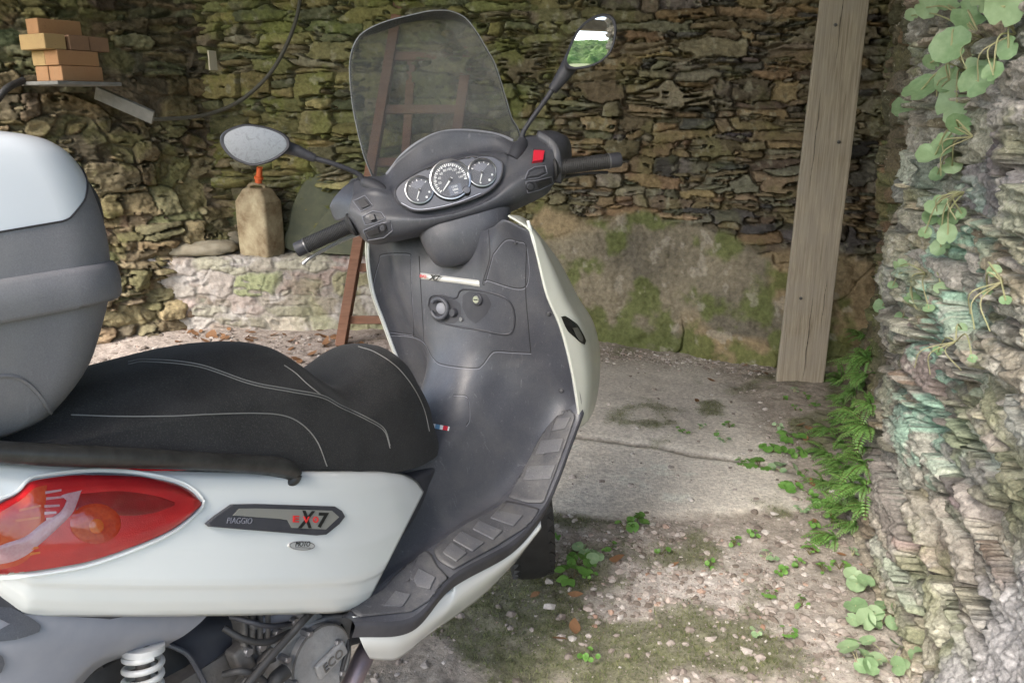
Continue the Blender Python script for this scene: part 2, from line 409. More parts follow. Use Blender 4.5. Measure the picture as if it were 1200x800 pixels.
# ---- right wall: mossy far part, then the pale slate end that comes towards the camera
RA, RB = (2.02, 5.05), (.76, .62)                        # far -> near
RL = math.hypot(RB[0] - RA[0], RB[1] - RA[1])
rdir = (np.array(RB) - np.array(RA)) / RL
def right_base(S, Z):
    y = RA[1] + S * rdir[1]
    ywob = y + .10 * fbm(Z * 2.2, S * .3, 41, 3) + .05 * fbm(Z * 9, S * 2, 42, 3)
    near = 1 - sstep(2.32, 2.62, ywob)                   # the pale end stands forward of the far part
    bul = np.interp(y, [1.4, 1.75, 2.2, 2.9, 3.8, 4.4], [0, .01, .065, .095, .06, 0])
    return bul - .03 + .085 * near + .035 * Z + .03 * fbm(S * 2, Z * 2, 43, 3) + .05 * (1 - sstep(0, .5, Z)) - .10 * sstep(2.9, 3.6, y)
def right_color(S, Z, h, face, ID, ns, rg, DX, DZ):
    y = RA[1] + S * rdir[1]
    near = 1 - sstep(2.2, 2.75, y + .14 * fbm(S * 3, Z * 3, 44, 4))
    pale = pal(ID, ns, [(.35, .335, .285), (.30, .29, .25), (.43, .415, .36), (.26, .255, .235), (.36, .325, .25), (.17, .165, .15), (.24, .21, .16)], [4, 4, 3, 2, 2, 2, 1.5], rg, .17)
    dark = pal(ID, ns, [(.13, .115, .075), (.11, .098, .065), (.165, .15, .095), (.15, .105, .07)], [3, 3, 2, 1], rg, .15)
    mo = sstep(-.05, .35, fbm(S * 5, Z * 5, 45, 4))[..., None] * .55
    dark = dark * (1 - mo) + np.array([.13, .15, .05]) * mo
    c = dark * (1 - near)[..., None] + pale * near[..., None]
    # mint coloured lichen in a band down the pale end
    band = np.exp(-((y - 1.90 + .25 * (Z - .7)) / .25) ** 2) * sstep(1.2, .95, Z) * sstep(.22, .5, Z)
    mt = sstep(.06, .20, fbm(S * 14, Z * 20, 46, 5) + .3 * band - .12) * band * .85
    c = c * (1 - mt)[..., None] + np.array([.33, .52, .42]) * mt[..., None]
    ws = sstep(.25, .45, fbm(S * 24, Z * 30, 47, 4)) * .5 * near
    c = c * (1 - ws)[..., None] + np.array([.56, .54, .49]) * ws[..., None]
    gr = sstep(.22, .5, fbm(S * 6 + 3, Z * 5, 48, 4)) * .5 * near
    c = c * (1 - gr)[..., None] + np.array([.25, .27, .14]) * gr[..., None]
    # lumpy grey mortar low down at the near end, dark damp streaks at the arris
    mor = sstep(1.50, 1.36, y + .3 * Z + .12 * fbm(S * 5, Z * 5, 49, 3)) * sstep(.62, .45, Z)
    hm = .018 * fbm(S * 22, Z * 22, 50, 4) + .010 * fbm(S * 60, Z * 60, 51, 3)
    h = h * (1 - mor) + (hm + .012) * mor
    c = c * (1 - mor)[..., None] + (np.array([.38, .375, .385]) * (1 + .25 * fbm(S * 30, Z * 30, 52, 3))[..., None]) * mor[..., None]
    wet = sstep(2.05, 2.25, y) * sstep(2.75, 2.45, y) * sstep(.95, .7, Z) * sstep(-.1, .2, fbm(S * 16, Z * 4, 53, 4)) * .7
    c = c * (1 - wet)[..., None] + np.array([.12, .11, .10]) * wet[..., None]
    h = h + near * (.012 * fbm(S * 6, Z * 60, 54, 3) + .004 * fbm(S * 70, Z * 110, 55, 3))
    c = c * (1 + .30 * near * fbm(S * 40, Z * 160, 56, 3))[..., None]
    return h, np.clip(c, .02, .75)
_r1 = courses(RL, 3.1, (.04, .105), (.13, .42), .5, 31, 14, slope=-.02, chips=45); _r2 = courses(RL, 3.1, (.05, .12), (.10, .26), .4, 32, 8)
right_seeds = np.vstack([_r2[_r2[:, 0] < 2.5], _r1[_r1[:, 0] >= 2.5]])
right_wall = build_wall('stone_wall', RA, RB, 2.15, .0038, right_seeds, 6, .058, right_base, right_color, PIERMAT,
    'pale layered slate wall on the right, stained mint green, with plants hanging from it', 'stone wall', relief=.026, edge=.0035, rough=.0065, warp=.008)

_a = np.array([*RA, 0.0]); _d = np.array([*rdir, 0.0]); _m = _a + _d * 1.35 + np.array([.06, 0, 2.65])
MB().box(_m, _d, (_d[1], -_d[0], 0), ZV, 2.9, .30, 1.02).build('upper_light_blocker', WALLMAT2, right_wall, smooth=False)  # unseen box added above the wall's far end to keep light out
# ================================================================== ground
def axis_pts(lo, hi, step, far, n=26):
    a = np.arange(lo, hi, step); g = np.geomspace(.05, far, n)
    return np.concatenate([lo - g[::-1], a, hi - step + g])
gx = axis_pts(-2.9, 1.9, .0115, 260); gy = axis_pts(1.3, 5.1, .0115, 260)
GX, GY = np.meshgrid(gx, gy)
def ground_fields(X, Y):
    w = .09 * fbm(X * 3, Y * 3, 101, 4)
    slab = sstep(2.44, 2.50, Y + .10 * fbm(X * 2.2, Y * .5, 102, 3) + .5 * w) * sstep(-.25, .15, X) * sstep(1.12, .92, X + w) * (1 - sstep(3.9, 4.3, Y))
    crack = np.exp(-((Y - (3.08 - .42 * (X - .27) + .05 * fbm(X * 6, Y * 0, 103, 3))) / .02) ** 2) * sstep(.1, .25, X)
    moss = sstep(.0, .3, fbm(X * 3.2, Y * 3.2, 104, 4) + .75 * np.exp(-(((X - .12) / .36) ** 2 + ((Y - 1.78) / .36) ** 2)) + .62 * np.exp(-(((X - .68) / .24) ** 2 + ((Y - 3.25) / .22) ** 2))
                + .6 * np.exp(-(((X - .25) / .3) ** 2 + ((Y - 2.42) / .09) ** 2)) + .45 * np.exp(-(((X - .62) / .3) ** 2 + ((Y - 1.72) / .12) ** 2)) + .4 * sstep(.98, 1.2, X) - .42)
    grav = np.exp(-(((X - .45) / .42) ** 2 + ((Y - 2.05) / .30) ** 2)) + .6 * np.exp(-(((X - .85) / .3) ** 2 + ((Y - 1.65) / .2) ** 2))
    return slab, crack, moss, grav
slab, crack, moss, grav = ground_fields(GX, GY)
fade = np.exp(-(np.maximum(0, np.abs(GX) - 3) + np.maximum(0, np.abs(GY - 3) - 3)) * .5)
gh = (.018 * fbm(GX * 1.5, GY * 1.5, 110, 4) + (.007 * fbm(GX * 14, GY * 14, 111, 4) + .006 * fbm(GX * 40, GY * 40, 112, 3)) * (1 - .8 * slab)) * fade
gh += .012 * slab - .016 * crack * slab + .006 * moss * np.maximum(0, fbm(GX * 28, GY * 28, 113, 3))
gh += .03 * sstep(4.1, 4.6, GY) * fade + .02 * sstep(.98, 1.3, GX) * fade
gh -= .02
pinky = np.array([.50, .465, .44]); soil = np.array([.31, .275, .235]); conc = np.array([.68, .64, .575]); mossc = np.array([.115, .125, .06])
n1 = fbm(GX * 9, GY * 9, 114, 4)[..., None]; n2 = fbm(GX * 30, GY * 30, 115, 4)[..., None]
gc = soil * (1 + .25 * n1) ; t = np.clip(grav, 0, 1)[..., None]; gc = gc * (1 - t) + pinky * (1 + .3 * n2) * t
lb = (sstep(-.1, -.5, GX) * sstep(3.2, 3.8, GY))[..., None]; gc = gc * (1 - lb) + np.array([.40, .35, .32]) * (1 + .3 * n2) * lb
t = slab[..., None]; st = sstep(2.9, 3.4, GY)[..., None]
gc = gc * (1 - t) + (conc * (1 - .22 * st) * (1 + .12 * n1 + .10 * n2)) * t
t = (crack * slab)[..., None] * .8; gc = gc * (1 - t) + np.array([.10, .085, .06]) * t
t = moss[..., None] * (.62 + .3 * np.clip(n2 + .3, 0, 1)); gc = gc * (1 - t) + mossc * (1 + .35 * n2) * t
out = (1 - fade)[..., None]; gc = gc * (1 - out) + np.array([.13, .15, .06]) * out
GMAT = attr_mat('earth_floor', nscale=70, nlo=.6, nhi=1.4, bump=.7, bscale=160, bdist=.006, speck=(230, .64, (.45, .41, .39), .6))
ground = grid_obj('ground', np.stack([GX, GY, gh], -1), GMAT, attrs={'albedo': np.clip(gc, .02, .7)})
tag(ground, kind='structure')
from bisect import bisect
def ground_z(x, y):
    i = min(max(bisect(gy, y) - 1, 0), len(gy) - 2); j = min(max(bisect(gx, x) - 1, 0), len(gx) - 2)
    return float(gh[i:i + 2, j:j + 2].mean())

from bisect import bisect
# loose gravel: far too many to count
def pebble_pts(n, size, fn, jitter, rg):
    b = MB(); ico = bmesh.new(); bmesh.ops.create_icosphere(ico, subdivisions=1, radius=1)
    V = np.array([v.co[:] for v in ico.verts]); Fc = [tuple(v.index for v in f.verts) for f in ico.faces]; ico.free()
    vs = []; fs = []; k = 0; got = 0
    while got < n:
        x, y = fn(rg)
        s = size[0] * (size[1] / size[0]) ** (rg.random() ** 3.0)
        q = V * (1 + rg.normal(0, .16, (len(V), 1))) * np.array([s, s * rg.uniform(.6, 1), s * rg.uniform(.35, .7)])
        a = rg.uniform(0, 6.28); M = np.array([[math.cos(a), -math.sin(a), 0], [math.sin(a), math.cos(a), 0], [0, 0, 1]])
        q = q @ M.T + np.array([x, y, ground_z(x, y) + s * .12])
        vs.append(q); fs += [tuple(i + k for i in f) for f in Fc]; k += len(V); got += 1
    return np.vstack(vs), fs
def peb_where(rg):
    while True:
        x, y = rg.uniform(-.5, 1.15), rg.uniform(1.45, 4.4)
        i, j = bisect(gy, y), bisect(gx, x); s_, m_, g_ = slab[i, j], moss[i, j], grav[i, j]
        if rg.random() < (.12 + .88 * min(1, g_)) * (1 - .9 * s_) * (1 - .75 * m_): return x, y
def peb_left(rg): return rg.uniform(-2.3, -.2), rg.uniform(3.6, 4.55)
def peb_back(rg):
    x = rg.uniform(.1, 1.35); return x, np.interp(x, [.1, .48, .92, 1.3], [4.45, 4.36, 4.2, 3.95]) - abs(rg.normal(0, .12))
PEB = None
m, nt, b = new_mat('gravel_stone'); co = ncoord(nt)
v = nt.nodes.new('ShaderNodeNewGeometry'); f = nnoise(nt, co, 45, 2, .5)
c = nramp(nt, v.outputs['Random Per Island'], [(.0, (.15, .125, .105)), (.35, (.27, .23, .205)), (.7, (.38, .34, .315)), (.93, (.50, .47, .45)), (1, (.33, .20, .14))])
nt.links.new(c, b.inputs['Base Color']); b.inputs['Roughness'].default_value = .9
nbump(nt, b, nnoise(nt, co, 260, 3, .6), .4, .002); PEB = m
rg = np.random.default_rng(55)
A_, B_ = pebble_pts(7500, (.0022, .0165), peb_where, 0, rg); C_, D_ = pebble_pts(1700, (.004, .022), peb_left, 0, rg); E_, F_ = pebble_pts(900, (.003, .016), peb_back, 0, rg)
gv = np.vstack([A_, C_, E_]); gf = B_ + [tuple(i + len(A_) for i in q) for q in D_] + [tuple(i + len(A_) + len(C_) for i in q) for q in F_]
gravel = mesh_obj('gravel', gv, gf, PEB, smooth=False); tag(gravel, 'loose pale gravel and crumbs of stone over the earth floor', kind='stuff'); gravel['category'] = 'gravel'

# moss and short grass on the damp earth: uncountable blades
mv, mf = [], []
rg = np.random.default_rng(77); k = 0
while k < 14000:
    x, y = rg.uniform(-.6, 1.2), rg.uniform(1.45, 3.6); i, j = bisect(gy, y), bisect(gx, x)
    if rg.random() > moss[i, j] ** 1.5: continue
    z = ground_z(x, y); q = rg.uniform(0, 6.28); l = rg.uniform(.003, .009) * (1.6 if rg.random() < .06 else 1); w_ = rg.uniform(.0009, .0019); le = rg.normal(0, .6, 2) * l
    dx, dy = math.cos(q) * w_, math.sin(q) * w_
    mv += [(x - dx, y - dy, z), (x + dx, y + dy, z), (x + le[0], y + le[1], z + l)]; mf.append((3 * k, 3 * k + 1, 3 * k + 2)); k += 1
m, nt, b = new_mat('moss_blade'); g = nt.nodes.new('ShaderNodeNewGeometry')
nt.links.new(nramp(nt, g.outputs['Random Per Island'], [(0, (.06, .078, .025)), (.5, (.11, .13, .05)), (1, (.18, .19, .085))]), b.inputs['Base Color']); b.inputs['Roughness'].default_value = .8
mo_ = mesh_obj('moss', mv, mf, m, smooth=False); tag(mo_, 'short moss and grass on the damp parts of the floor', kind='stuff'); mo_['category'] = 'moss'

# ================================================================== stone bench, roof, hillside
m = attr_mat('mortared_stone', nscale=45, nlo=.72, nhi=1.28, bump=.5, bscale=150, bdist=.004)
u = np.arange(-2.32, -.35, .006); vv = np.concatenate([np.linspace(0, .455, 78), np.linspace(.461, .89, 50)])
Uu, Vv = np.meshgrid(u, vv)
bs = courses(2.0, .48, (.07, .16), (.16, .40), .25, 41); bs[:, 0] += -2.32
face, ID, DX, DZ, F1, rg = stone_field(Uu, np.minimum(Vv, .455), bs, .006, 9, warp=.03, edge=.02)
hh = (-.004 + .012 * face) * (Vv < .455) + .012 * fbm(Uu * 12, Vv * 12, 120, 4) + .008 * fbm(Uu * 40, Vv * 40, 121, 3)
crk = np.abs(fbm(Uu * 3, Vv * 4, 122, 3)); hh -= .012 * (1 - sstep(0, .02, crk))
r = .045
arc = np.clip((Vv - (.455 - r)) / (r * 1.57), 0, 1) * (math.pi / 2)
yy = np.where(Vv < .455 - r, 0, np.where(Vv < .455 - r + r * 1.57, r - r * np.cos(arc), r + (Vv - (.455 - r + r * 1.57))))
zz = np.where(Vv < .455 - r, Vv, np.where(Vv < .455 - r + r * 1.57, .455 - r + r * np.sin(arc), .455))
ny = -np.cos(arc); nz = np.sin(arc)
PB = np.stack([Uu, 4.63 + yy + hh * ny + .03 * (Uu + 2.3), zz - .02 + hh * nz], -1)
bc = pal(ID, len(bs), [(.36, .33, .29), (.30, .27, .23), (.40, .36, .31), (.30, .29, .19)], [3, 2, 2, 1.5], rg, .1)
bc = bc * (face[..., None] * .6 + .4) + np.array([.38, .36, .33]) * (.4 * (1 - face))[..., None]
gm = (sstep(-1.4, -1.0, Uu) * sstep(-.25, .25, fbm(Uu * 5, Vv * 5, 123, 4)))[..., None] * .55; bc = bc * (1 - gm) + np.array([.28, .30, .14]) * gm
wt = sstep(.2, .5, fbm(Uu * 9, Vv * 9, 124, 4))[..., None] * .6; bc = bc * (1 - wt) + np.array([.48, .46, .45]) * wt
bench = grid_obj('stone_bench', PB, m, origin=(-1.3, 4.8, 0), attrs={'albedo': np.clip(bc, .03, .7)}, flip=True)
tag(bench, 'low mortared stone ledge along the foot of the left corner, can standing on it', 'stone ledge')

WOODR = pbr('old_roof_boards', (.16, .13, .10), .85, c2=(.24, .20, .16), scale=6, bump=.4, bscale=60)
roof = empty('shed_roof', (0, 2, 3.2), 'old boarded shed roof on dark beams over the whole shelter', 'roof')
b = MB()
for i in range(30):
    x = -3.6 + i * .21
    b.box((x, 2.55, 3.26), (1, 0, 0), (0, 1, 0), ZV, .2, 5.9, .03)
b.build('roof_boards', WOODR, roof, smooth=False)
for y in (.2, 1.6, 3.0, 4.4):
    MB().box((-.4, y, 3.145), (1, 0, 0), (0, 1, 0), ZV, 6.4, .14, .19).build('beam', WOODR, roof, smooth=False)

# wooded hillside behind the camera: seen only in the mirrors, and where the light comes over
hx = np.linspace(-120, 120, 240); hy = np.linspace(-32, -150, 150); HX, HY = np.meshgrid(hx, hy)
tt = (-HY - 32) / 118
hz = 24 * tt ** .8 + 3.0 * fbm(HX * .03, HY * .03, 130, 3) + 2.6 * np.abs(fbm(HX * .22, HY * .22, 131, 3)) + 1.2 * fbm(HX * .7, HY * .7, 132, 3) - 1.5
hc = np.array([.075, .13, .03]) * (1 + .7 * fbm(HX * .16, HY * .16, 133, 4))[..., None] + np.array([.03, .03, 0]) * np.maximum(0, fbm(HX * .05, HY * .05, 134, 3))[..., None]
HM = attr_mat('woodland', nscale=1.2, nlo=.6, nhi=1.5, bump=1, bscale=1.5, bdist=.5)
hill = grid_obj('hillside', np.stack([HX, HY, hz], -1), HM, attrs={'albedo': np.clip(hc, .01, .4)}); tag(hill, kind='structure')

# ================================================================== light, sky, camera
MB().box((-.6, -.62, 2.14), (1, 0, 0), (0, 1, 0), ZV, 5.6, .16, .24).build('lintel', WOODR, roof, smooth=False)
w = bpy.data.worlds.new('World'); SC.world = w; w.use_nodes = True
nt = w.node_tree; sky = nt.nodes.new('ShaderNodeTexSky'); sky.sky_type = 'NISHITA'; sky.sun_disc = False
SUN_EL, SUN_AZ = R_(44), R_(215)                          # azimuth from +Y clockwise: behind the camera, a little left
sky.sun_elevation = SUN_EL; sky.sun_rotation = SUN_AZ; sky.air_density = 1.2; sky.dust_density = 3.5; sky.ozone_density = 1.0
nt.links.new(sky.outputs[0], nt.nodes['Background'].inputs[0]); nt.nodes['Background'].inputs[1].default_value = .15
sl = bpy.data.lights.new('sun', 'SUN'); sl.energy = 1.25; sl.angle = R_(22); sl.color = (1, .96, .90)
so = bpy.data.objects.new('sun', sl); COL.objects.link(so); so.location = (0, -5, 8)
sd = Vector((math.sin(SUN_AZ) * math.cos(SUN_EL), math.cos(SUN_AZ) * math.cos(SUN_EL), math.sin(SUN_EL)))
so.rotation_euler = sd.to_track_quat('Z', 'Y').to_euler()
cd = bpy.data.cameras.new('camera'); cd.sensor_width = 36; cd.lens = 36 * FP / 1200; cd.clip_start = .02; cd.clip_end = 1000
co_ = bpy.data.objects.new('camera', cd); COL.objects.link(co_); co_.location = CAM; co_.rotation_euler = (R_(90) - PITCH, 0, 0)
SC.camera = co_
vs = SC.view_settings; vs.view_transform = 'Standard'; vs.look = 'None'; vs.gamma = 1; vs.use_curve_mapping = False; vs.exposure = 1.98
SC.cycles.max_bounces = 8; SC.cycles.diffuse_bounces = 4; SC.cycles.glossy_bounces = 4; SC.cycles.transparent_max_bounces = 12; SC.cycles.transmission_bounces = 6
SC.cycles.caustics_reflective = False; SC.cycles.caustics_refractive = False
SC.cycles.sample_clamp_indirect = 6
# ================================================================== scooter
def grainy(name, c, c2, r1, r2, dust, dscale=7):
    m, nt, b = new_mat(name); co = ncoord(nt)
    base = nramp(nt, nnoise(nt, co, 620, 2, .7), [(.38, c), (.66, c2)])
    mp = nt.nodes.new('ShaderNodeMapping'); mp.inputs['Scale'].default_value = (1, 1, .25); mp.inputs['Rotation'].default_value = (.5, .3, .9); nt.links.new(co, mp.inputs['Vector'])
    sc = nramp(nt, nnoise(nt, mp.outputs[0], 90, 5, .75, 1.5), [(.60, 0), (.70, .35), (.74, 0)])
    d = nramp(nt, nnoise(nt, co, dscale, 6, .72, .4), [(.42, 0), (.75, .5)])
    k = nmix(nt, d, base, dust); k = nmix(nt, sc, k, (.26, .26, .275))
    nt.links.new(k, b.inputs['Base Color']); nt.links.new(nramp(nt, nnoise(nt, co, 17, 5, .6), [(.35, r1), (.7, r2)]), b.inputs['Roughness'])
    nbump(nt, b, nnoise(nt, co, 620, 2, .7), .30, .0007); return m
PLAST = grainy('grey_plastic', (.045, .048, .060), (.068, .071, .086), .34, .55, (.125, .124, .127))
PLASTD = pbr('dark_plastic', (.030, .031, .039), .5, c2=(.046, .047, .056), scale=12, bump=.15, bscale=800, bdist=.0005, rough2=.7)
RUBBER = pbr('rubber', (.018, .018, .019), .62, c2=(.03, .03, .032), scale=25, bump=.3, bscale=500, bdist=.0008)
MAT_R = grainy('floor_mat_rubber', (.045, .046, .054), (.07, .071, .08), .5, .75, (.17, .165, .155), 16)
WHITE = pbr('white_paint', (.62, .645, .645), .2, c2=(.635, .66, .655), scale=1.5, coat=.6, rough2=.27)
WHITEF = pbr('white_paint_dusty', (.58, .60, .55), .3, c2=(.55, .565, .51), scale=9, coat=.4, rough2=.5)
LIDM = pbr('silver_white_lid', (.56, .595, .64), .3, c2=(.575, .61, .655), scale=5, coat=.5)
CASEM = grainy('case_plastic', (.125, .125, .14), (.165, .165, .18), .42, .6, (.22, .22, .22), 5)
GREYL = pbr('light_grey_plastic', (.20, .205, .235), .48, c2=(.25, .255, .28), scale=7, bump=.12, bscale=700, bdist=.0004)
GLOSSB = pbr('gloss_black', (.012, .012, .013), .12, coat=.5)
CHROME = pbr('chrome', (.75, .75, .77), .14, metal=1)
ALU = pbr('cast_aluminium', (.24, .235, .235), .55, metal=.35, c2=(.36, .355, .35), scale=18, bump=.5, bscale=140, bdist=.002, rough2=.75)
ALUD = pbr('dark_cast_metal', (.075, .072, .07), .6, metal=.2, c2=(.14, .13, .12), scale=22, bump=.6, bscale=120, bdist=.002)
STEEL = pbr('lever_metal', (.62, .63, .65), .3, metal=.9)
SPRING = pbr('pale_spring_paint', (.52, .53, .53), .4, c2=(.42, .42, .42), scale=30)
PIPE = pbr('stained_pipe', (.17, .14, .16), .45, metal=.5, c2=(.26, .20, .20), scale=16)
LINE = pbr('groove_shadowless', (.02, .02, .024), .7)
EDGEL = pbr('worn_edge', (.19, .195, .23), .5)
SCREWM = pbr('screw_metal', (.20, .20, .21), .4, metal=.7)
REDB = pbr('red_switch', (.62, .025, .05), .35)
REDT = pbr('red_lettering', (.60, .03, .03), .4)
BLACKT = pbr('black_lettering', (.012, .012, .012), .4)
WHITET = pbr('white_marking', (.75, .77, .78), .4)
BADGEG = pbr('badge_grey', (.26, .26, .24), .35, metal=.2)
# seat cloth: near black weave with grey flecks
m, nt, b = new_mat('seat_cloth'); co = ncoord(nt)
f = nnoise(nt, co, 480, 2, .7); g = nnoise(nt, co, 16, 4, .6)
c = nmix(nt, nramp(nt, f, [(.52, 0), (.74, .55)]), nramp(nt, g, [(.3, (.017, .017, .018)), (.7, (.027, .027, .028))]), (.085, .085, .08))
nt.links.new(c, b.inputs['Base Color']); b.inputs['Roughness'].default_value = .85; b.inputs['Specular IOR Level'].default_value = .3
b.inputs['Sheen Weight'].default_value = .05
nbump(nt, b, f, .5, .0015); SEATM = m
THREAD = pbr('seat_thread', (.17, .17, .165), .8)
def glassy(name, tint, mixf, dirt, rough=.05, dirtc=(.35, .36, .38), dscale=14):
    m = bpy.data.materials.new(name); m.use_nodes = True; nt = m.node_tree
    for n in list(nt.nodes):
        if n.type == 'BSDF_PRINCIPLED': nt.nodes.remove(n)
    out = nt.nodes['Material Output']
    tr = nt.nodes.new('ShaderNodeBsdfTransparent'); tr.inputs[0].default_value = (*tint, 1)
    gl = nt.nodes.new('ShaderNodeBsdfGlossy'); gl.inputs['Roughness'].default_value = rough
    df = nt.nodes.new('ShaderNodeBsdfDiffuse'); df.inputs[0].default_value = (*dirtc, 1)
    co = ncoord(nt)
    d = nramp(nt, nnoise(nt, co, dscale, 6, .7, .6), [(.3, dirt[0]), (.75, dirt[1])])
    fr = nt.nodes.new('ShaderNodeFresnel'); fr.inputs[0].default_value = mixf
    a = nt.nodes.new('ShaderNodeMixShader'); nt.links.new(fr.outputs[0], a.inputs[0]); nt.links.new(tr.outputs[0], a.inputs[1]); nt.links.new(gl.outputs[0], a.inputs[2])
    c = nt.nodes.new('ShaderNodeMixShader'); nt.links.new(d, c.inputs[0]); nt.links.new(a.outputs[0], c.inputs[1]); nt.links.new(df.outputs[0], c.inputs[2])
    nt.links.new(c.outputs[0], out.inputs['Surface']); return m
SCREENM = glassy('smoked_screen', (.86, .87, .87), 1.4, (.14, .36), dirtc=(.27, .28, .285), dscale=7)
COVERL = glassy('clear_lens_cover', (.99, .96, .96), 1.3, (.0, .02), rough=.03, dirtc=(.6, .3, .3), dscale=30)
COVERG = glassy('clear_gauge_cover', (.95, .95, .95), 1.3, (0, .02))
# moulded red lens: lit colour from a glossy red body with fine prism relief
def lensmat(name, c1, c2, prism=700, rough=.12, em=0):
    m, nt, b = new_mat(name); co = ncoord(nt)
    vo = nt.nodes.new('ShaderNodeTexVoronoi'); vo.inputs['Scale'].default_value = prism; nt.links.new(co, vo.inputs['Vector'])
    f = nnoise(nt, co, 26, 4, .6, .4); k = nmix(nt, .45, nramp(nt, f, [(.35, 0), (.65, 1)]), vo.outputs['Distance'])
    nt.links.new(nmix(nt, k, c1, c2), b.inputs['Base Color']); b.inputs['Roughness'].default_value = rough
    b.inputs['Coat Weight'].default_value = .8; b.inputs['Coat Roughness'].default_value = .04
    nbump(nt, b, vo.outputs['Distance'], .22, .0008); return m
LENSR = lensmat('red_lens', (.60, .010, .020), (.84, .028, .032))
LENSA = lensmat('amber_lens', (.70, .035, .012), (.82, .15, .04), 180)
LENSD = lensmat('deep_red_lens', (.22, .004, .008), (.44, .012, .016), 520)
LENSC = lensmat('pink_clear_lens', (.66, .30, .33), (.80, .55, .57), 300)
LENSB = lensmat('bulb_lens', (.50, .012, .010), (.80, .11, .03), 240)
BULBM = lensmat('orange_bulb', (.80, .10, .015), (.90, .30, .06), 150, .08)

scooter = empty('motor_scooter', BO, 'white maxi scooter with dark seat, tall screen and top case leaning on its stand', 'motor scooter')
def bgrid(rows): return np.array([[b2w(*p) for p in r] for r in rows])
ya = np.array
def interp(x, xs, ys): return np.interp(x, xs, ys)

# ---- rear side panels ------------------------------------------------
PT = [(-150, 530), (-60, 533), (0, 538), (60, 544), (120, 547), (180, 549), (240, 551), (300, 552), (355, 552), (405, 552), (445, 552), (470, 554), (487, 562), (497, 576)]
PBm = [(-150, 560), (-70, 630), (0, 700), (30, 720), (85, 722), (135, 722), (185, 722), (235, 721.5), (280, 721), (320, 720), (360, 719), (392, 718), (415, 714), (431, 706)]
_pw = cr(np.array([(-.45, .11), (-.3, .15), (-.18, .18), (-.05, .20), (.15, .213), (.35, .205), (.5, .182), (.6, .155), (.68, .13)]), 400)
def panel_x(y, v):
    w = interp(y, _pw[:, 0], _pw[:, 1])
    pr = interp(v, [-.1, 0, .05, .13, .225, .25, .30, .5, .72, .88, .96, 1.0, 1.1], [.76, .81, .87, .925, .962, .988, 1.0, .995, .955, .905, .86, .80, .70])
    return w * pr
_zt = []; _zb = []
for (q, arr, v) in ((PT, _zt, 1), (PBm, _zb, 0)):
    for p in q:
        x = .17
        for _ in range(8):
            r = w2b(onb(p[0], p[1], 0, x)); x = float(panel_x(r[1], v))
        arr.append(r)
_zt = np.array(_zt); _zb = np.array(_zb)
def panel_v(y, z):
    t = interp(y, _zt[:, 1], _zt[:, 2]); b = interp(y, _zb[:, 1], _zb[:, 2]); return (z - b) / (t - b)
def on_panel(px, py, off=0.0):
    x = .2
    for _ in range(14):
        r = w2b(onb(px, py, 0, x)); x = .5 * x + .5 * (float(panel_x(r[1], panel_v(r[1], r[2]))) + off)
    return b2w(x, r[1], r[2])
N1, N2 = 90, 64
tt_ = cr(PT, N1); bb_ = cr(PBm, N1)
G = np.zeros((N2, N1, 3))
for i in range(N2):
    f = i / (N2 - 1)
    for j in range(N1):
        p = tt_[j] * f + bb_[j] * (1 - f)
        G[i, j] = on_panel(p[0], p[1])
panel = grid_obj('side_panel', G, WHITE, scooter); thick(panel, .004, -1 if True else 1)
# hidden twin on the other flank (mirrored in the scooter's own frame)
Gm = np.array([[b2w(-w2b(p)[0], w2b(p)[1], w2b(p)[2]) for p in r] for r in G])
grid_obj('side_panel', Gm, WHITE, scooter, flip=True)
panel_bvh = BVHTree.FromPolygons([tuple(p) for p in G.reshape(-1, 3)], [(i * N1 + j, i * N1 + j + 1, (i + 1) * N1 + j + 1, (i + 1) * N1 + j) for i in range(N2 - 1) for j in range(N1 - 1)])

# ---- tail light ------------------------------------------------------
UP = [(-60, 628), (-30, 606), (0, 588), (19, 578), (30, 566), (44, 560), (95, 554), (150, 555), (200, 564), (224, 575), (237, 589)]
LO = [(-60, 676), (-30, 676), (0, 674), (25, 672), (50, 669), (75, 665), (105, 659), (150, 644), (190, 627), (216, 611), (237, 591)]
def lens_patch(up, lo, nu, nv, edge_off, mid_off):
    a = cr(up, nu); b = cr(lo, nu); P = np.zeros((nv, nu, 3))
    for i in range(nv):
        f = i / (nv - 1)
        for j in range(nu):
            p = a[j] * f + b[j] * (1 - f); e = min(f, 1 - f, (nu - 1 - j) / (nu - 1) * 3)
            o = edge_off + (mid_off - edge_off) * min(1, (e * 5)) ** .6
            P[i, j] = on_panel(p[0], p[1], o)
    return P
lens = grid_obj('tail_light', lens_patch(UP, LO, 64, 22, -.001, .0055), LENSR, scooter)
def sub(up, lo, name, mat, o=.0070, nu=26, nv=10):
    return grid_obj(name, lens_patch(up, lo, nu, nv, o - .0012, o), mat, lens)
sub([(-60, 640), (-20, 612), (0, 600), (25, 585), (40, 572), (55, 568)], [(-60, 668), (-20, 668), (0, 667), (25, 660), (40, 645), (52, 612)], 'amber_lens', LENSA)
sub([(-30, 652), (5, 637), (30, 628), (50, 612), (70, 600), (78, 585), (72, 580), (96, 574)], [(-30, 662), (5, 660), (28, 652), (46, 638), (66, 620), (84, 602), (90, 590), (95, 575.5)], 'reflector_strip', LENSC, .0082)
sub([(95, 578), (140, 575), (180, 580), (205, 588)], [(88, 600), (135, 604), (175, 602), (205, 592)], 'prism_field', LENSD, .0066)
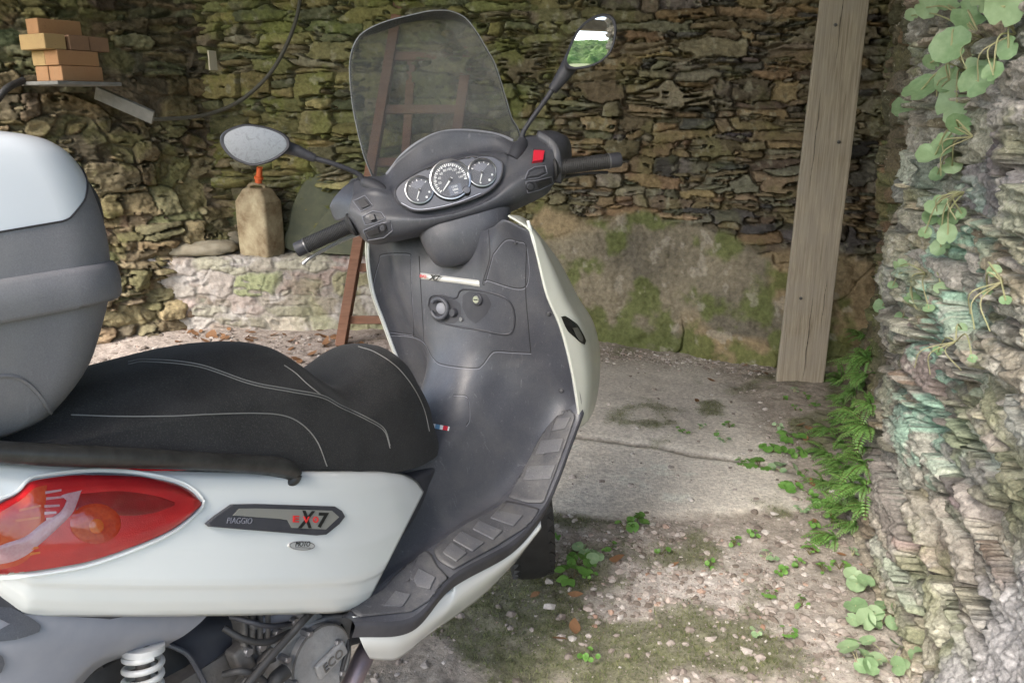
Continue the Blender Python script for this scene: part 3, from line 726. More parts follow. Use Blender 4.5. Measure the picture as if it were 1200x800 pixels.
for k_, (x0, y0, x1, y1) in enumerate([(53, 577, 72, 574), (54, 584, 74, 582), (52, 593, 70, 592), (52, 601, 66, 600), (54, 608, 62, 607), (22, 598, 48, 592), (18, 610, 46, 606), (33, 643, 45, 641), (35, 649, 47, 647)]):
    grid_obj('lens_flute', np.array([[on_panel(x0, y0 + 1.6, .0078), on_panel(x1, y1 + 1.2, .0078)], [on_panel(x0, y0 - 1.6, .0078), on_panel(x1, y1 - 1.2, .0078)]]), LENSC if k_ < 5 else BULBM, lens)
c0 = on_panel(112, 614, .0075); nrm = BR
bl = MB(); rs = []
for k, (r, h) in enumerate([(.0335, 0), (.031, .002), (.024, .0042), (.016, .0053), (.009, .0058), (.001, .006)]):
    rs.append([on_panel(112 + 0.0 + 30 * (r / .0335) * math.cos(q), 613 + 24 * (r / .0335) * math.sin(q), .0062 + h * .6) for q in np.linspace(0, 2 * math.pi, 28, endpoint=False)])
bl.rings(rs, cap=True).build('bulb_reflector', LENSB, lens)
rs = []
for (r, h) in [(.30, 0), (.27, .0015), (.18, .003), (.02, .0036)]:
    rs.append([on_panel(113 + 30 * r * math.cos(q), 616 + 30 * r * math.sin(q), .0094 + h * .4) for q in np.linspace(0, 2 * math.pi, 18, endpoint=False)])
MB().rings(rs).build('bulb', BULBM, lens)
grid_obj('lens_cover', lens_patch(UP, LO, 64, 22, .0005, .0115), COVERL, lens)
# raised painted rim round the lens
rim = [on_panel(p[0] + 2 * (1 if k >= 9 else 0), p[1] - 3.2, .0018) for k, p in enumerate(cr(UP, 40))] + [on_panel(p[0], p[1] + 3.4, .0018) for p in cr(LO, 40)[::-1]]
MB().tube(rim, .0024, 8).build('lens_rim', WHITE, lens)
# thin red side reflector under the grab rail
grid_obj('side_reflector', lens_patch([(118, 546.5), (170, 548), (222, 548.5)], [(118, 549.5), (170, 551.5), (224, 550.5)], 20, 4, .003, .0045), LENSR, scooter)

# ---- badge and sticker ----------------------------------------------
BADX = [on_panel(330, 608), on_panel(405, 612), on_panel(330, 640)]
bx = BADX[1] - BADX[0]; bx /= np.linalg.norm(bx)
bn = np.cross(bx, BADX[2] - BADX[0]); bn /= np.linalg.norm(bn)
if bn @ (CAM - BADX[0]) < 0: bn = -bn
bup = np.cross(bn, bx)
b0 = on_panel(325, 608, .003)
bx_t, bn_t = bx.copy(), bn.copy()
def on_badge(px, py, off=0.0): return onplane(px, py, b0 + bn * off, bn)
def plate(pxs, off, t, fn=on_badge, nvec=None):
    nvec = bn if nvec is None else nvec
    return MB().prism([fn(x, y, off) for x, y in pxs], -nvec * t)
bad = bevel(plate([(244, 613), (256, 603), (274, 590.5), (300, 590), (393, 593), (401, 598), (405, 605), (398, 614), (383, 626), (372, 627), (300, 621), (248, 616.5)], .002, .009).build('badge', PLASTD, scooter, smooth=False), .0012)
plate([(273, 603.5), (281, 595.5), (300, 595.3), (389, 598), (397.5, 605.5), (382, 620), (342, 618), (337, 609), (330, 607.8)], .0032, .002).build('badge_inlay', BADGEG, bad, smooth=False)
def text_obj(name, txt, parent, mat, center, right, up, nrm, height, width=None, ext=.0004, shear=0.0, bold=.0):
    cu = bpy.data.curves.new('lettering', 'FONT'); cu.body = txt; cu.align_x = 'CENTER'; cu.align_y = 'CENTER'; cu.extrude = .02; cu.offset = bold; cu.shear = shear
    tmp = bpy.data.objects.new('tmp_lettering', cu); COL.objects.link(tmp)
    dg = bpy.context.evaluated_depsgraph_get(); me = bpy.data.meshes.new_from_object(tmp.evaluated_get(dg))
    COL.objects.unlink(tmp); bpy.data.objects.remove(tmp)
    co = np.array([v.co[:] for v in me.vertices]); mn, mx = co.min(0), co.max(0); c = (mn + mx) / 2
    k = height / (mx[1] - mn[1]); kx = k if width is None else width / (mx[0] - mn[0])
    base = np.array(root_of(parent))
    W = center + ((co[:, :1] - c[0]) * kx) * right + ((co[:, 1:2] - c[1]) * k) * up + (co[:, 2:3] / .02 * ext) * nrm - base
    me.vertices.foreach_set('co', W.reshape(-1).astype(np.float32)); me.update()
    o = bpy.data.objects.new(name, me); COL.objects.link(o); o.parent = parent; me.materials.clear(); me.materials.append(mat)
    return o
sc_ = np.linalg.norm(on_badge(405, 608) - on_badge(305, 608)) / 100
rt = on_badge(390, 606.8) - on_badge(345, 605.3); rt /= np.linalg.norm(rt); upb = np.cross(bn, rt)
text_obj('lettering', 'X', bad, BLACKT, on_badge(359.5, 608.3, .0040), rt, upb, bn, 14.5 * sc_, 19 * sc_, bold=.03, shear=.25)
text_obj('lettering', '7', bad, BLACKT, on_badge(379, 609.2, .0040), rt, upb, bn, 13 * sc_, 13 * sc_, bold=.03, shear=.1)
text_obj('lettering', 'E', bad, REDT, on_badge(347, 607.8, .0046), rt, upb, bn, 5.4 * sc_, 7 * sc_, bold=.03)
text_obj('lettering', 'V', bad, REDT, on_badge(359, 608.6, .0048), rt, upb, bn, 5.4 * sc_, 7.5 * sc_, bold=.03)
text_obj('lettering', 'O', bad, REDT, on_badge(370, 608.6, .0048), rt, upb, bn, 5.2 * sc_, 6.5 * sc_, bold=.03)
text_obj('lettering', 'PIAGGIO', bad, EDGEL, on_badge(281, 609.8, .0026), rt, upb, bn, 4.6 * sc_, 25 * sc_, shear=.2)
st0 = on_panel(354, 639, .002)
def on_st(px, py, off=0.0): return onplane(px, py, st0 + bn * off, bn)
ell = [(354 + 15.5 * math.cos(a), 639 + 5.4 * math.sin(a) + .03 * 15.5 * math.cos(a)) for a in np.linspace(0, 2 * math.pi, 32, endpoint=False)]
stk = plate(ell, .0012, .006, on_st).build('oval_sticker', pbr('sticker_silver', (.55, .55, .54), .35, metal=.3), scooter, smooth=False)
ell2 = [on_st(354 + 14.6 * math.cos(a), 639 + 4.9 * math.sin(a) + .03 * 14 * math.cos(a), .0014) for a in np.linspace(0, 2 * math.pi, 40)]
MB().tube(ell2, .0005, 5).build('border', SCREWM, stk)
text_obj('lettering', 'MOTO', stk, BLACKT, on_st(355, 636.9, .0016), rt, upb, bn, 4.2 * sc_, 17 * sc_, shear=.3)
MB().tube([on_st(346, 641, .0016), on_st(364, 641.6, .0016)], .0005, 5).build('underline', SCREWM, stk)

# ---- seat ------------------------------------------------------------
# stations: y, top z, crown, half width top, half width mid, half width base, base z
ST = [(-.30, .875, .010, .085, .110, .12, .845), (-.18, .885, .014, .100, .135, .14, .825), (-.05, .885, .016, .108, .150, .155, .800), (.08, .883, .018, .110, .156, .162, .765),
      (.20, .884, .018, .108, .158, .165, .722), (.30, .880, .018, .104, .156, .165, .690), (.39, .860, .014, .098, .152, .162, .660), (.45, .808, .006, .098, .148, .158, .632),
      (.495, .774, .002, .104, .143, .150, .612), (.56, .782, .010, .102, .134, .140, .590), (.635, .800, .016, .090, .120, .126, .570), (.695, .775, .014, .072, .100, .108, .560),
      (.742, .715, .010, .056, .080, .090, .556), (.760, .650, .006, .042, .062, .072, .560), (.765, .60, .002, .03, .045, .052, .575)]
def seat_ring(s):
    y, zt, cr_, wt, wm, wb, zb = s
    half = [(0, zt + cr_), (wt * .55, zt + cr_ * .7), (wt * .9, zt - .004), (wt * 1.06, zt - .020), (wm * .97, zt - .25 * (zt - zb) - .012), (wm, zt - .48 * (zt - zb)), (wb * .99, zb + .2 * (zt - zb)), (wb * .97, zb)]
    full = [(-x, z) for x, z in half[::-1]] + half[1:]
    return [(x, y, z) for x, z in full]
SR = [seat_ring(s) for s in ST]
SG = crp([[b2w(*p) for p in r] for r in SR], 72, 110)
# soft padding unevenness
nn = fbm(np.arange(110)[:, None] * .13 + 0 * np.arange(72)[None, :], np.arange(72)[None, :] * .16 + 0 * np.arange(110)[:, None], 140, 3)
SG = SG + (nn * .0022)[..., None] * BU
seat = grid_obj('seat', SG, SEATM, scooter, flip=True)
seat_bvh = bvh_of([seat])
def seam(bvh, pts, r, mat, name, parent, off=.0004, n=60, cnt=5):
    q = lay(bvh, pts, off, n)
    if len(q) > 2: return MB().tube(q, r, cnt).build(name, mat, parent)
SEAMS = [[(150, 424), (173, 421), (233, 427), (293, 447), (340, 456), (377, 463), (400, 475), (430, 489), (450, 502), (457, 522)],
         [(83, 486), (140, 488), (200, 487.5), (250, 485), (300, 484), (333, 487), (355, 498), (372, 518), (383, 546)],
         [(420, 406), (440, 413), (465, 430), (485, 455), (497, 480), (503, 505)],
         [(333, 428), (346, 437), (360, 450), (375, 462)]]
for k, q in enumerate(SEAMS):
    seam(seat_bvh, q, .0011, THREAD, 'seam', seat, .0005, 90)
    if k == 0: seam(seat_bvh, [(x, y + 3) for x, y in q], .0010, THREAD, 'seam', seat, .0005, 90)
# ---- dark body under the seat (fills between seat and panels) ---------
under = [(-.34, .84, .115), (-.15, .80, .155), (.05, .74, .165), (.25, .675, .165), (.42, .61, .150), (.56, .565, .128), (.68, .545, .105), (.745, .54, .085)]
rows = []
for y, zt, w in under:
    rows.append([b2w(-w, y, zt - .16), b2w(-w, y, zt - .04), b2w(-w * .93, y, zt), b2w(0, y, zt + .012), b2w(w * .93, y, zt), b2w(w, y, zt - .04), b2w(w * .98, y, zt - .16)])
grid_obj('under_seat_body', crp(rows, 40, 50), PLASTD, scooter, flip=True)

# ---- grab rail -------------------------------------------------------
GR = [(-120, 520, .165, .013), (-40, 526, .175, .0145), (0, 530, .178, .0145), (60, 533, .182, .0145), (120, 535, .186, .0145), (190, 538, .188, .0140), (250, 541, .186, .0138), (300, 544, .180, .0150), (326, 547, .177, .0165), (341, 553, .175, .0155), (342, 561, .175, .0125), (333, 569, .176, .0085), (324, 575, .177, .0045)]
gp = [onb(x, y, 0, xb) for x, y, xb, r in GR]
b = MB().tube(gp, [g[3] * 1.12 for g in GR], 16, res=70, up=BU, flat=.85)
b.build('grab_rail', pbr('rail_black', (.016, .016, .016), .30, c2=(.035, .035, .034), scale=40, bump=.25, bscale=420, bdist=.0008, rough2=.5), scooter)
gm = [b2w(-w2b(p)[0], w2b(p)[1], w2b(p)[2]) for p in gp]
MB().tube(gm, [g[3] for g in GR], 12, res=40, up=BU, flat=.72).build('grab_rail', PLASTD, scooter)

# ---- inner leg shield, tunnel ---------------------------------------
HALF = [
 [(0, .975, 1.0), (.08, .97, 1.0), (.14, .945, 1.01), (.19, .92, 1.025), (.225, .935, 1.005), (.238, .945, 1.0)],
 [(0, .965, .94), (.08, .955, .945), (.14, .932, .95), (.195, .955, .95), (.235, .96, .945), (.250, .945, .945)],
 [(0, .948, .86), (.085, .938, .865), (.15, .945, .865), (.205, .972, .865), (.240, .975, .862), (.258, .955, .862)],
 [(0, .935, .79), (.08, .935, .785), (.14, .96, .782), (.20, .995, .78), (.245, 1.005, .78), (.266, .985, .782)],
 [(0, .91, .72), (.07, .92, .71), (.13, .985, .695), (.195, 1.035, .685), (.245, 1.035, .68), (.265, 1.015, .680)],
 [(0, .87, .655), (.068, .875, .642), (.115, .95, .62), (.18, 1.05, .59), (.235, 1.06, .575), (.255, 1.045, .572)],
 [(0, .82, .612), (.076, .828, .594), (.103, .865, .56), (.142, .96, .51), (.165, 1.0, .50), (.175, 1.0, .498)],
 [(0, .76, .592), (.078, .762, .572), (.098, .775, .535), (.125, .83, .445), (.15, .855, .425), (.168, .858, .425)],
 [(0, .68, .585), (.080, .68, .568), (.100, .68, .525), (.122, .69, .45), (.145, .70, .425), (.168, .70, .424)],
 [(0, .57, .58), (.086, .57, .562), (.107, .57, .51), (.126, .57, .45), (.145, .565, .425), (.166, .56, .42)],
 [(0, .44, .58), (.07, .44, .56), (.11, .44, .51), (.128, .44, .45), (.145, .43, .42), (.165, .42, .41)]]
rows = [[(-x, y, z) for x, y, z in r[::-1]] + r[1:] for r in HALF]
ISG = crp([[b2w(*p) for p in r] for r in rows], 90, 110)
inner = grid_obj('inner_leg_shield', ISG, PLAST, scooter, flip=True); thick(inner, .003, -1)
inner_bvh = bvh_of([inner])
def groove(pts, parent=inner, bv=None, r=.0012, n=50, light=True):
    bv = bv or inner_bvh
    seam(bv, pts, r, LINE, 'panel_gap', parent, -.0002, n)
    if light: seam(bv, [(x + .6, y + 1.6) for x, y in pts], r * .7, EDGEL, 'panel_edge', parent, -.0001, n)
groove([(427, 385), (437, 332), (444, 306), (448, 298), (478, 297), (481, 305), (482, 340), (485, 388), (480, 391), (450, 387), (428, 384)], n=90)
groove([(428, 386), (445, 391), (480, 393), (497, 401), (508, 420), (520, 427), (555, 431), (565, 427), (575, 414), (582, 411), (600, 412), (622, 413)], n=90)
groove([(572, 262), (574, 300), (566, 330), (568, 334)], light=False)
groove([(578, 297), (570, 327), (572, 328), (615, 336), (617, 290), (606, 282), (592, 281), (578, 297)], n=80)
groove([(622, 413), (619, 380), (616, 340), (617, 290)], light=False)
groove([(491, 300), (492, 318), (493, 335), (497, 401)], light=False)
groove([(531, 462), (545, 463), (549, 470), (550, 490), (546, 498)], r=.0009)
# silver strip with lettering
q = [(493, 319.5), (562, 328), (562.5, 336), (493.5, 327)]
sp = [hit(inner_bvh, x, y) for x, y in q]; spn = sum(h[1] for h in sp); spn /= np.linalg.norm(spn)
up_g = lay(inner_bvh, [(493, 319.5), (527, 324), (562, 328.5)], .0018, 16); lo_g = lay(inner_bvh, [(493.5, 327), (527, 331), (562.5, 336)], .0018, 16)
strip = grid_obj('name_strip', np.array([lo_g, up_g]), pbr('strip_silver', (.62, .62, .60), .3, metal=.3), scooter); thick(strip, .0015, -1)
srt = np.array(lo_g[-1]) - np.array(lo_g[0]); srt /= np.linalg.norm(srt); sup = np.cross(spn, srt)
k_ = np.linalg.norm(np.array(lo_g[-1]) - np.array(lo_g[0])) / 70
hh_ = (lo_g[4] + up_g[4]) / 2 + spn * .0045
text_obj('lettering', 'X7', strip, BLACKT, hh_, srt, sup, spn, 5.4 * k_, 14 * k_, bold=.03, shear=.2)
text_obj('lettering', 'EVO', strip, REDT, (lo_g[1] + up_g[1]) / 2 + spn * .0045, srt, sup, spn, 2.6 * k_, 8 * k_, bold=.03)
# lock pocket: raised rim, keyhole barrel and bag hook
pk = [(502, 358), (505, 348), (516, 346), (534, 349), (539, 341), (548, 339), (575, 343), (596, 352), (603, 372), (596, 391), (560, 386), (525, 380), (510, 374), (502, 358)]
rimp = lay(inner_bvh, pk, .0006, 90)
pocket = MB().tube(rimp, .0022, 6).build('lock_pocket', PLASTD, scooter)
def linres(pts, n):
    p = np.array(pts, float); L_ = np.concatenate([[0], np.cumsum(np.linalg.norm(np.diff(p, axis=0), axis=1))]); t = np.linspace(0, L_[-1], n)
    return np.stack([np.interp(t, L_, p[:, 0]), np.interp(t, L_, p[:, 1])], 1)
def fill_on(bvh, pts, off, name, mat, parent, nn_=14, sharp=False):
    c = np.mean(np.array(pts), 0); rows_ = []
    P = .6 * linres(pts, 60) + .4 * cr(np.array(pts, float), 60) if not sharp else linres(pts, 72)
    for f in np.linspace(.02, 1, nn_): rows_.append([c + (p - c) * f for p in P])
    W = []
    for r in rows_:
        w_ = []
        for p in r:
            h_ = None
            for k in range(12):
                q_ = c + (p - c) * (1 - .06 * k); h_ = hit(bvh, q_[0], q_[1])
                if h_ is not None: break
            if h_ is None: print('miss', name); return None
            w_.append(h_[0] + h_[1] * off)
        W.append(w_)
    return grid_obj(name, np.array(W), mat, parent)
fill_on(inner_bvh, [(503, 358), (506, 349), (516, 347), (532, 350), (540, 357), (540, 372), (532, 379), (518, 377), (508, 371), (503, 358)], .0008, 'hook_recess', PLASTD, pocket)
fill_on(inner_bvh, [(542, 360), (543, 346), (552, 341), (570, 345), (576, 356), (570, 368), (558, 379), (548, 372), (542, 360)], .0009, 'lock_recess', PLASTD, pocket)
def disc_at(px, py, r, h, mat, name, parent, bv=None, off=0.0, prof=None):
    hh = hit(bv or inner_bvh, px, py)
    if hh is None: return None
    c = hh[0] + hh[1] * off
    return MB().lathe(c, hh[1], prof or [(r, 0), (r, h * .7), (r * .85, h), (r * .01, h)], 20).build(name, mat, parent)
disc_at(560, 350.5, .014, .006, PLASTD, 'lock_surround', pocket)
disc_at(560, 350.5, .0095, .0085, CHROME, 'lock_barrel', pocket)
hh = hit(inner_bvh, 560, 350.5); MB().box(hh[0] + hh[1] * .0088, BR, hh[1], BU, .010, .001, .0022).build('key_slot', BLACKT, pocket, smooth=False)
hh = hit(inner_bvh, 518, 361)
a1 = np.cross(hh[1], ZV); a1 /= np.linalg.norm(a1); a2 = np.cross(a1, hh[1])
MB().tube([hh[0] + hh[1] * .012 + .0225 * (math.cos(q) * a1 + math.sin(q) * a2) for q in np.linspace(.55, 5.9, 36)], .0052, 10).build('bag_hook', PLAST, pocket)
disc_at(518, 361, .014, .005, GREYL, 'hook_button', pocket)
disc_at(533, 366, .010, .011, PLASTD, 'hook_hinge', pocket)
disc_at(541, 374, .0055, .004, SCREWM, 'hook_screw', pocket)
for px, py, r in ((410, 334, .0055), (643, 367, .006), (658, 457, .0065), (629, 277, .005), (604, 284, .004)):
    s_ = disc_at(px, py, r, .003, PLASTD, 'screw', inner); 
    disc_at(px, py, r * .6, .0042, SCREWM, 'screw_head', inner)
# small three colour sticker
fl = lay(inner_bvh, [(505, 496), (527, 500)], .001, 13); fl2 = lay(inner_bvh, [(504, 501.5), (526, 505)], .001, 13)
for i0, i1, mt_, nm in ((0, 3, WHITET, 'sticker'), (3, 6, pbr('sticker_blue', (.12, .28, .45), .4), 'sticker'), (6, 8, WHITET, 'sticker'), (8, 11, REDB, 'sticker'), (11, 12, WHITET, 'sticker')):
    grid_obj(nm, np.array([fl2[i0:i1 + 1], fl[i0:i1 + 1]]), mt_, inner)
# white piping round the rim of the shield
rimR = [b2w(*r[-1]) for r in HALF[:6]]; rimL = [b2w(-r[-1][0], r[-1][1], r[-1][2]) for r in HALF[:6]]
# ---- outer white shield ----------------------------------------------
OUT = []
for k, r in enumerate(HALF[:6]):
    x, y, z = r[-1]; d = [.05, .09, .13, .155, .14, .07][k]
    OUT.append([(x + .004, y - .006, z), (x + [.004, .006, .010, .012, .010, .004][k], y + d * .35, z - .012), (x - .008, y + d * .8, z - .03), (x * .75, y + d + .10, z - .05), (x * .4, y + d + .17, z - .06), (0, y + d + .2, z - .065)])
OUT.insert(0, [(.20, .925, 1.035), (.20, .96, 1.03), (.19, 1.0, 1.02), (.15, 1.06, 1.01), (.08, 1.10, 1.0), (0, 1.12, 1.0)])
OUT.append([(.245, 1.045, .53), (.24, 1.07, .525), (.225, 1.11, .52), (.17, 1.15, .51), (.09, 1.18, .51), (0, 1.19, .51)])
full = [[(-x, y, z) for x, y, z in r] + [p for p in r[::-1][1:]] for r in OUT]
OSG = crp([[b2w(*p) for p in r] for r in full], 90, 60)
outer = grid_obj('front_shield', OSG, WHITEF, scooter); thick(outer, .004, -1)
outer_bvh = bvh_of([outer])
for rr in (rimR, rimL):
    MB().tube([rr[0] + (rr[0] - rr[1]) * .35] + rr, .0036, 8, res=50).build('rim_edge', WHITE, outer)
fill_on(outer_bvh, [(657, 371), (663, 370), (677, 381), (686, 398), (684, 404), (676, 398), (664, 387), (657, 371)], .0015, 'side_marker', GLOSSB, outer)
fill_on(outer_bvh, [(670, 384), (676, 384), (682, 396), (681, 401), (676, 397), (670, 384)], .003, 'marker_lens', pbr('smoke_lens', (.09, .09, .08), .15), outer)

# ---- floorboard, mats, skirt -----------------------------------------
FIN = [(.255, 1.050, .600), (.18, 1.03, .535), (.172, .935, .470), (.17, .855, .425), (.17, .73, .424), (.168, .60, .422), (.166, .463, .412), (.165, .36, .40)]
FOUT = [(.262, 1.052, .575)] + [tuple(w2b(onb(px, py, 0, xb))) for px, py, xb in ((668, 520, .258), (653, 560, .255), (635, 596, .252), (600, 634, .246), (532, 672, .238), (484, 722, .228), (414, 728, .20))]
rows = []
for i in range(len(FIN)):
    a = np.array(FIN[i]); c = np.array(FOUT[i]); rows.append([b2w(*a), b2w(*(a * .66 + c * .34 + np.array([0, 0, .003]))), b2w(*(a * .3 + c * .7 + np.array([0, 0, .003]))), b2w(*c)])
FG = crp(rows, 24, 90)
floor_ = grid_obj('floorboard', FG, PLAST, scooter); 
lip = [b2w(*p) for p in FOUT]; lipd = [b2w(p[0] - .006, p[1] - .004, p[2] - .030) for p in FOUT]; lip2 = [b2w(p[0] + .002, p[1], p[2] - .010) for p in FOUT]
grid_obj('floor_lip', crp([lipd, lip2, lip], 90, 10), PLASTD, floor_)
FGm = np.array([[b2w(-w2b(p)[0], w2b(p)[1], w2b(p)[2]) for p in r] for r in FG]); grid_obj('floorboard', FGm, PLAST, scooter, flip=True)
floor_bvh = bvh_of([floor_])
def pad(pts, off, mat, name, parent, n=70):
    o = fill_on(floor_bvh, pts, off, name, mat, parent, sharp=True)
    if o: thick(o, off * .9, 0)
    return o
m1 = pad([(655, 478), (664, 474), (675, 487), (664, 520), (652, 552), (637, 590), (618, 590), (596, 584), (603, 568), (618, 545), (633, 510), (655, 478)], .003, MAT_R, 'floor_mat', floor_)
m2 = pad([(594, 588), (615, 592), (635, 598), (624, 613), (580, 641), (531, 668), (514, 658), (508, 646), (522, 629), (552, 611), (577, 600), (594, 588)], .003, MAT_R, 'floor_mat', floor_)
m3 = pad([(492, 640), (505, 650), (512, 664), (526, 678), (520, 694), (481, 717), (420, 724), (410, 716), (448, 692), (470, 668), (492, 640)], .003, MAT_R, 'floor_mat', floor_)
RIBM = grainy('mat_rib', (.075, .077, .088), (.10, .102, .115), .5, .7, (.19, .185, .175), 16)
for mm, ribs in ((m1, [[(655, 491), (670, 490), (664, 503), (648, 507), (655, 491)], [(636, 518), (662, 515), (657, 530), (629, 534), (636, 518)], [(620, 548), (652, 546), (646, 562), (614, 564), (620, 548)]]),
                 (m2, [[(582, 601), (612, 606), (601, 618), (574, 609), (582, 601)], [(560, 612), (588, 624), (577, 634), (553, 622), (560, 612)], [(540, 625), (566, 638), (553, 648), (530, 635), (540, 625)], [(528, 638), (546, 650), (534, 660), (518, 650), (528, 638)]]),
                 (m3, [[(490, 668), (510, 678), (503, 692), (488, 688), (484, 680), (490, 668)], [(462, 694), (480, 698), (470, 712), (448, 712), (462, 694)]])):
    for rb in ribs: pad(rb, .0052, RIBM, 'rib', mm) if mm else None
for px, py in ((661, 484), (632, 557), (602, 611), (541, 646), (462, 702)): disc_at(px, py, .006, .007, SCREWM, 'mat_screw', floor_, floor_bvh)
SKU = [(634, 616, .245), (606, 643, .24), (570, 664, .236), (537, 684, .232), (527, 702, .226), (475, 728, .218), (440, 731, .208), (413, 732, .195)]
SKL = [(633, 619, .24), (603, 658, .22), (571, 691, .205), (540, 716, .195), (508, 738, .188), (470, 768, .180), (452, 772, .178), (433, 770, .178)]
rows = [[onb(x, y, 0, xb - .02) for x, y, xb in SKL], [onb(.5 * (a[0] + c[0]), .5 * (a[1] + c[1]), 0, .5 * (a[2] + c[2]) + .006) for a, c in zip(SKL, SKU)], [onb(x, y - 10, 0, xb - .008) for x, y, xb in SKU]]
skirt = grid_obj('lower_skirt', crp(rows, 70, 16), WHITE, scooter); thick(skirt, .004, 0)
sg = crp(rows, 70, 16); grid_obj('lower_skirt', np.array([[b2w(-w2b(p)[0], w2b(p)[1], w2b(p)[2]) for p in r] for r in sg]), WHITE, scooter, flip=True)
# belly pan closes the underside
rows = [[b2w(-.16, y, z), b2w(-.08, y, z - .06), b2w(0, y, z - .08), b2w(.08, y, z - .06), b2w(.16, y, z)] for y, z in ((.50, .32), (.7, .32), (.9, .34), (1.05, .42), (1.1, .52))]
grid_obj('belly_pan', crp(rows, 20, 20), PLASTD, scooter)
# ================================================================== handlebar, screen, mirrors
HB = lambda px, py, hy: onh(px, py, 1, hy)
COVER = [
 # bottom edge
 [(410, 262, .00), (432, 285, -.015), (460, 284, -.02), (505, 274, -.02), (548, 264, -.02), (585, 254, -.02), (617, 240, -.02), (640, 228, -.015), (650, 214, .00)],
 [(408, 255, -.02), (430, 274, -.045), (463, 275, -.06), (507, 266, -.065), (548, 255, -.065), (582, 245, -.065), (613, 230, -.06), (636, 216, -.045), (650, 204, -.02)],
 [(409, 246, -.025), (432, 257, -.055), (466, 258, -.07), (505, 256, -.075), (545, 247, -.075), (578, 234, -.075), (606, 215, -.07), (631, 203, -.055), (650, 195, -.025)],
 [(411, 238, -.02), (436, 243, -.045), (465, 244, -.052), (500, 250, -.058), (542, 242, -.058), (576, 226, -.058), (597, 205, -.05), (624, 191, -.04), (650, 185, -.02)],
 [(414, 228, -.01), (440, 230, -.032), (461, 232, -.036), (470, 228, -.035), (520, 195, -.020), (585, 184, -.025), (598, 188, -.03), (620, 181, -.025), (650, 176, -.01)],
 [(414, 222, .005), (438, 222, -.022), (455, 222, -.02), (466, 214, -.005), (514, 186, .018), (580, 176, .012), (600, 181, -.018), (621, 175, -.012), (650, 172, .005)],
 [(415, 214, .025), (438, 213, .005), (454, 209, .015), (470, 188, .028), (516, 160, .034), (575, 160, .030), (601, 170, .01), (620, 166, .01), (649, 166, .025)],
 [(417, 210, .04), (436, 207, .03), (453, 204.5, .03), (471, 182, .035), (516, 155, .04), (574, 156, .035), (602, 166, .03), (620, 159, .03), (648, 162, .04)],
 [(410, 212, .09), (432, 212, .09), (455, 208, .07), (475, 190, .07), (520, 164, .07), (575, 162, .07), (602, 170, .07), (622, 163, .08), (645, 168, .08)],
 [(400, 235, .10), (425, 250, .10), (465, 240, .11), (500, 230, .11), (545, 225, .11), (585, 215, .11), (610, 205, .11), (630, 195, .10), (652, 185, .08)],
 [(404, 252, .06), (428, 276, .06), (460, 275, .06), (505, 266, .06), (548, 256, .06), (585, 246, .06), (617, 232, .06), (640, 220, .06), (652, 206, .05)],
 [(410, 262, .00), (432, 285, -.015), (460, 284, -.02), (505, 274, -.02), (548, 264, -.02), (585, 254, -.02), (617, 240, -.02), (640, 228, -.015), (650, 214, .00)]]
CG = crp([[HB(*p) for p in r] for r in COVER], 120, 130)
cover = grid_obj('handlebar_cover', CG, PLAST, scooter, flip=True)
# end caps of the shell
for j in (0, 119):
    c = CG[:, j].mean(0); MB().grid(np.stack([CG[:, j], CG[:, j] * .5 + c * .5, np.repeat(c[None], 130, 0) + (CG[:, j] - c) * .02])).build('cover_end', PLAST, cover)
cov_bvh = bvh_of([cover])
# sky light on the hood rim, painted in as a paler tube
hood = [HB(*p) for p in [(453, 204.5, .031), (459, 197, .033), (471, 182, .036), (490, 167, .038), (516, 155.5, .041), (545, 153, .041), (574, 156, .037), (590, 160, .034), (601, 165, .031)]]
MB().tube(hood, .0036, 8, res=60).build('hood_edge_highlight', GREYL, cover)
# wings: left wing carries on outwards below the mirror, right one behind the grip
wing = [[(386, 242, .05), (393, 258, .04), (407, 254, -.005)], [(391, 232, .05), (402, 236, .02), (414, 238, -.018)], [(403, 219, .05), (413, 219, .03), (421, 224, -.008)], [(419, 207.5, .05), (428, 207, .035), (440, 209, .012)]]
g_ = crp([[HB(*p) for p in r] for r in wing], 24, 24); o = grid_obj('cover_wing', g_, PLAST, cover); thick(o, .05, -1)
wing = [[(650, 214, .0), (656, 205, .03), (661, 196, .06)], [(650, 190, -.02), (658, 185, .03), (663, 180, .06)], [(645, 172, -.005), (656, 168, .03), (661, 168, .06)], [(628, 160, .025), (645, 160, .045), (657, 164, .06)]]
g_ = crp([[HB(*p) for p in r] for r in wing], 24, 24); o = grid_obj('cover_wing', g_, PLAST, cover); thick(o, .03, 0)
# steering column shroud
rs = []
for f, hx0, hx1, pz, ry, hy in ((0, 487, 601, 250, .060, -.015), (.3, 492, 598, 268, .059, -.025), (.65, 500, 592, 285, .055, -.03), (.88, 508, 584, 297, .048, -.03), (1, 517, 575, 304, .038, -.028), (1, 530, 562, 307, .020, -.02)):
    a = HB(hx0, pz + 9, hy); c = HB(hx1, pz - 9, hy); m_ = (a + c) / 2; rx = np.linalg.norm(c - a) / 2
    rs.append([m_ + HR * rx * math.copysign(abs(math.cos(q)) ** .75, math.cos(q)) + HF * ry * math.copysign(abs(math.sin(q)) ** .75, math.sin(q)) for q in np.linspace(0, 2 * math.pi, 40, endpoint=False)])
RSm = np.array(rs); RSs = np.stack([cr(RSm[:, j], 24) for j in range(40)], 1)
MB().rings([list(r) for r in RSs]).build('column_shroud', PLAST, scooter)

DCHROME = pbr('dull_chrome', (.36, .37, .39), .28, metal=1)
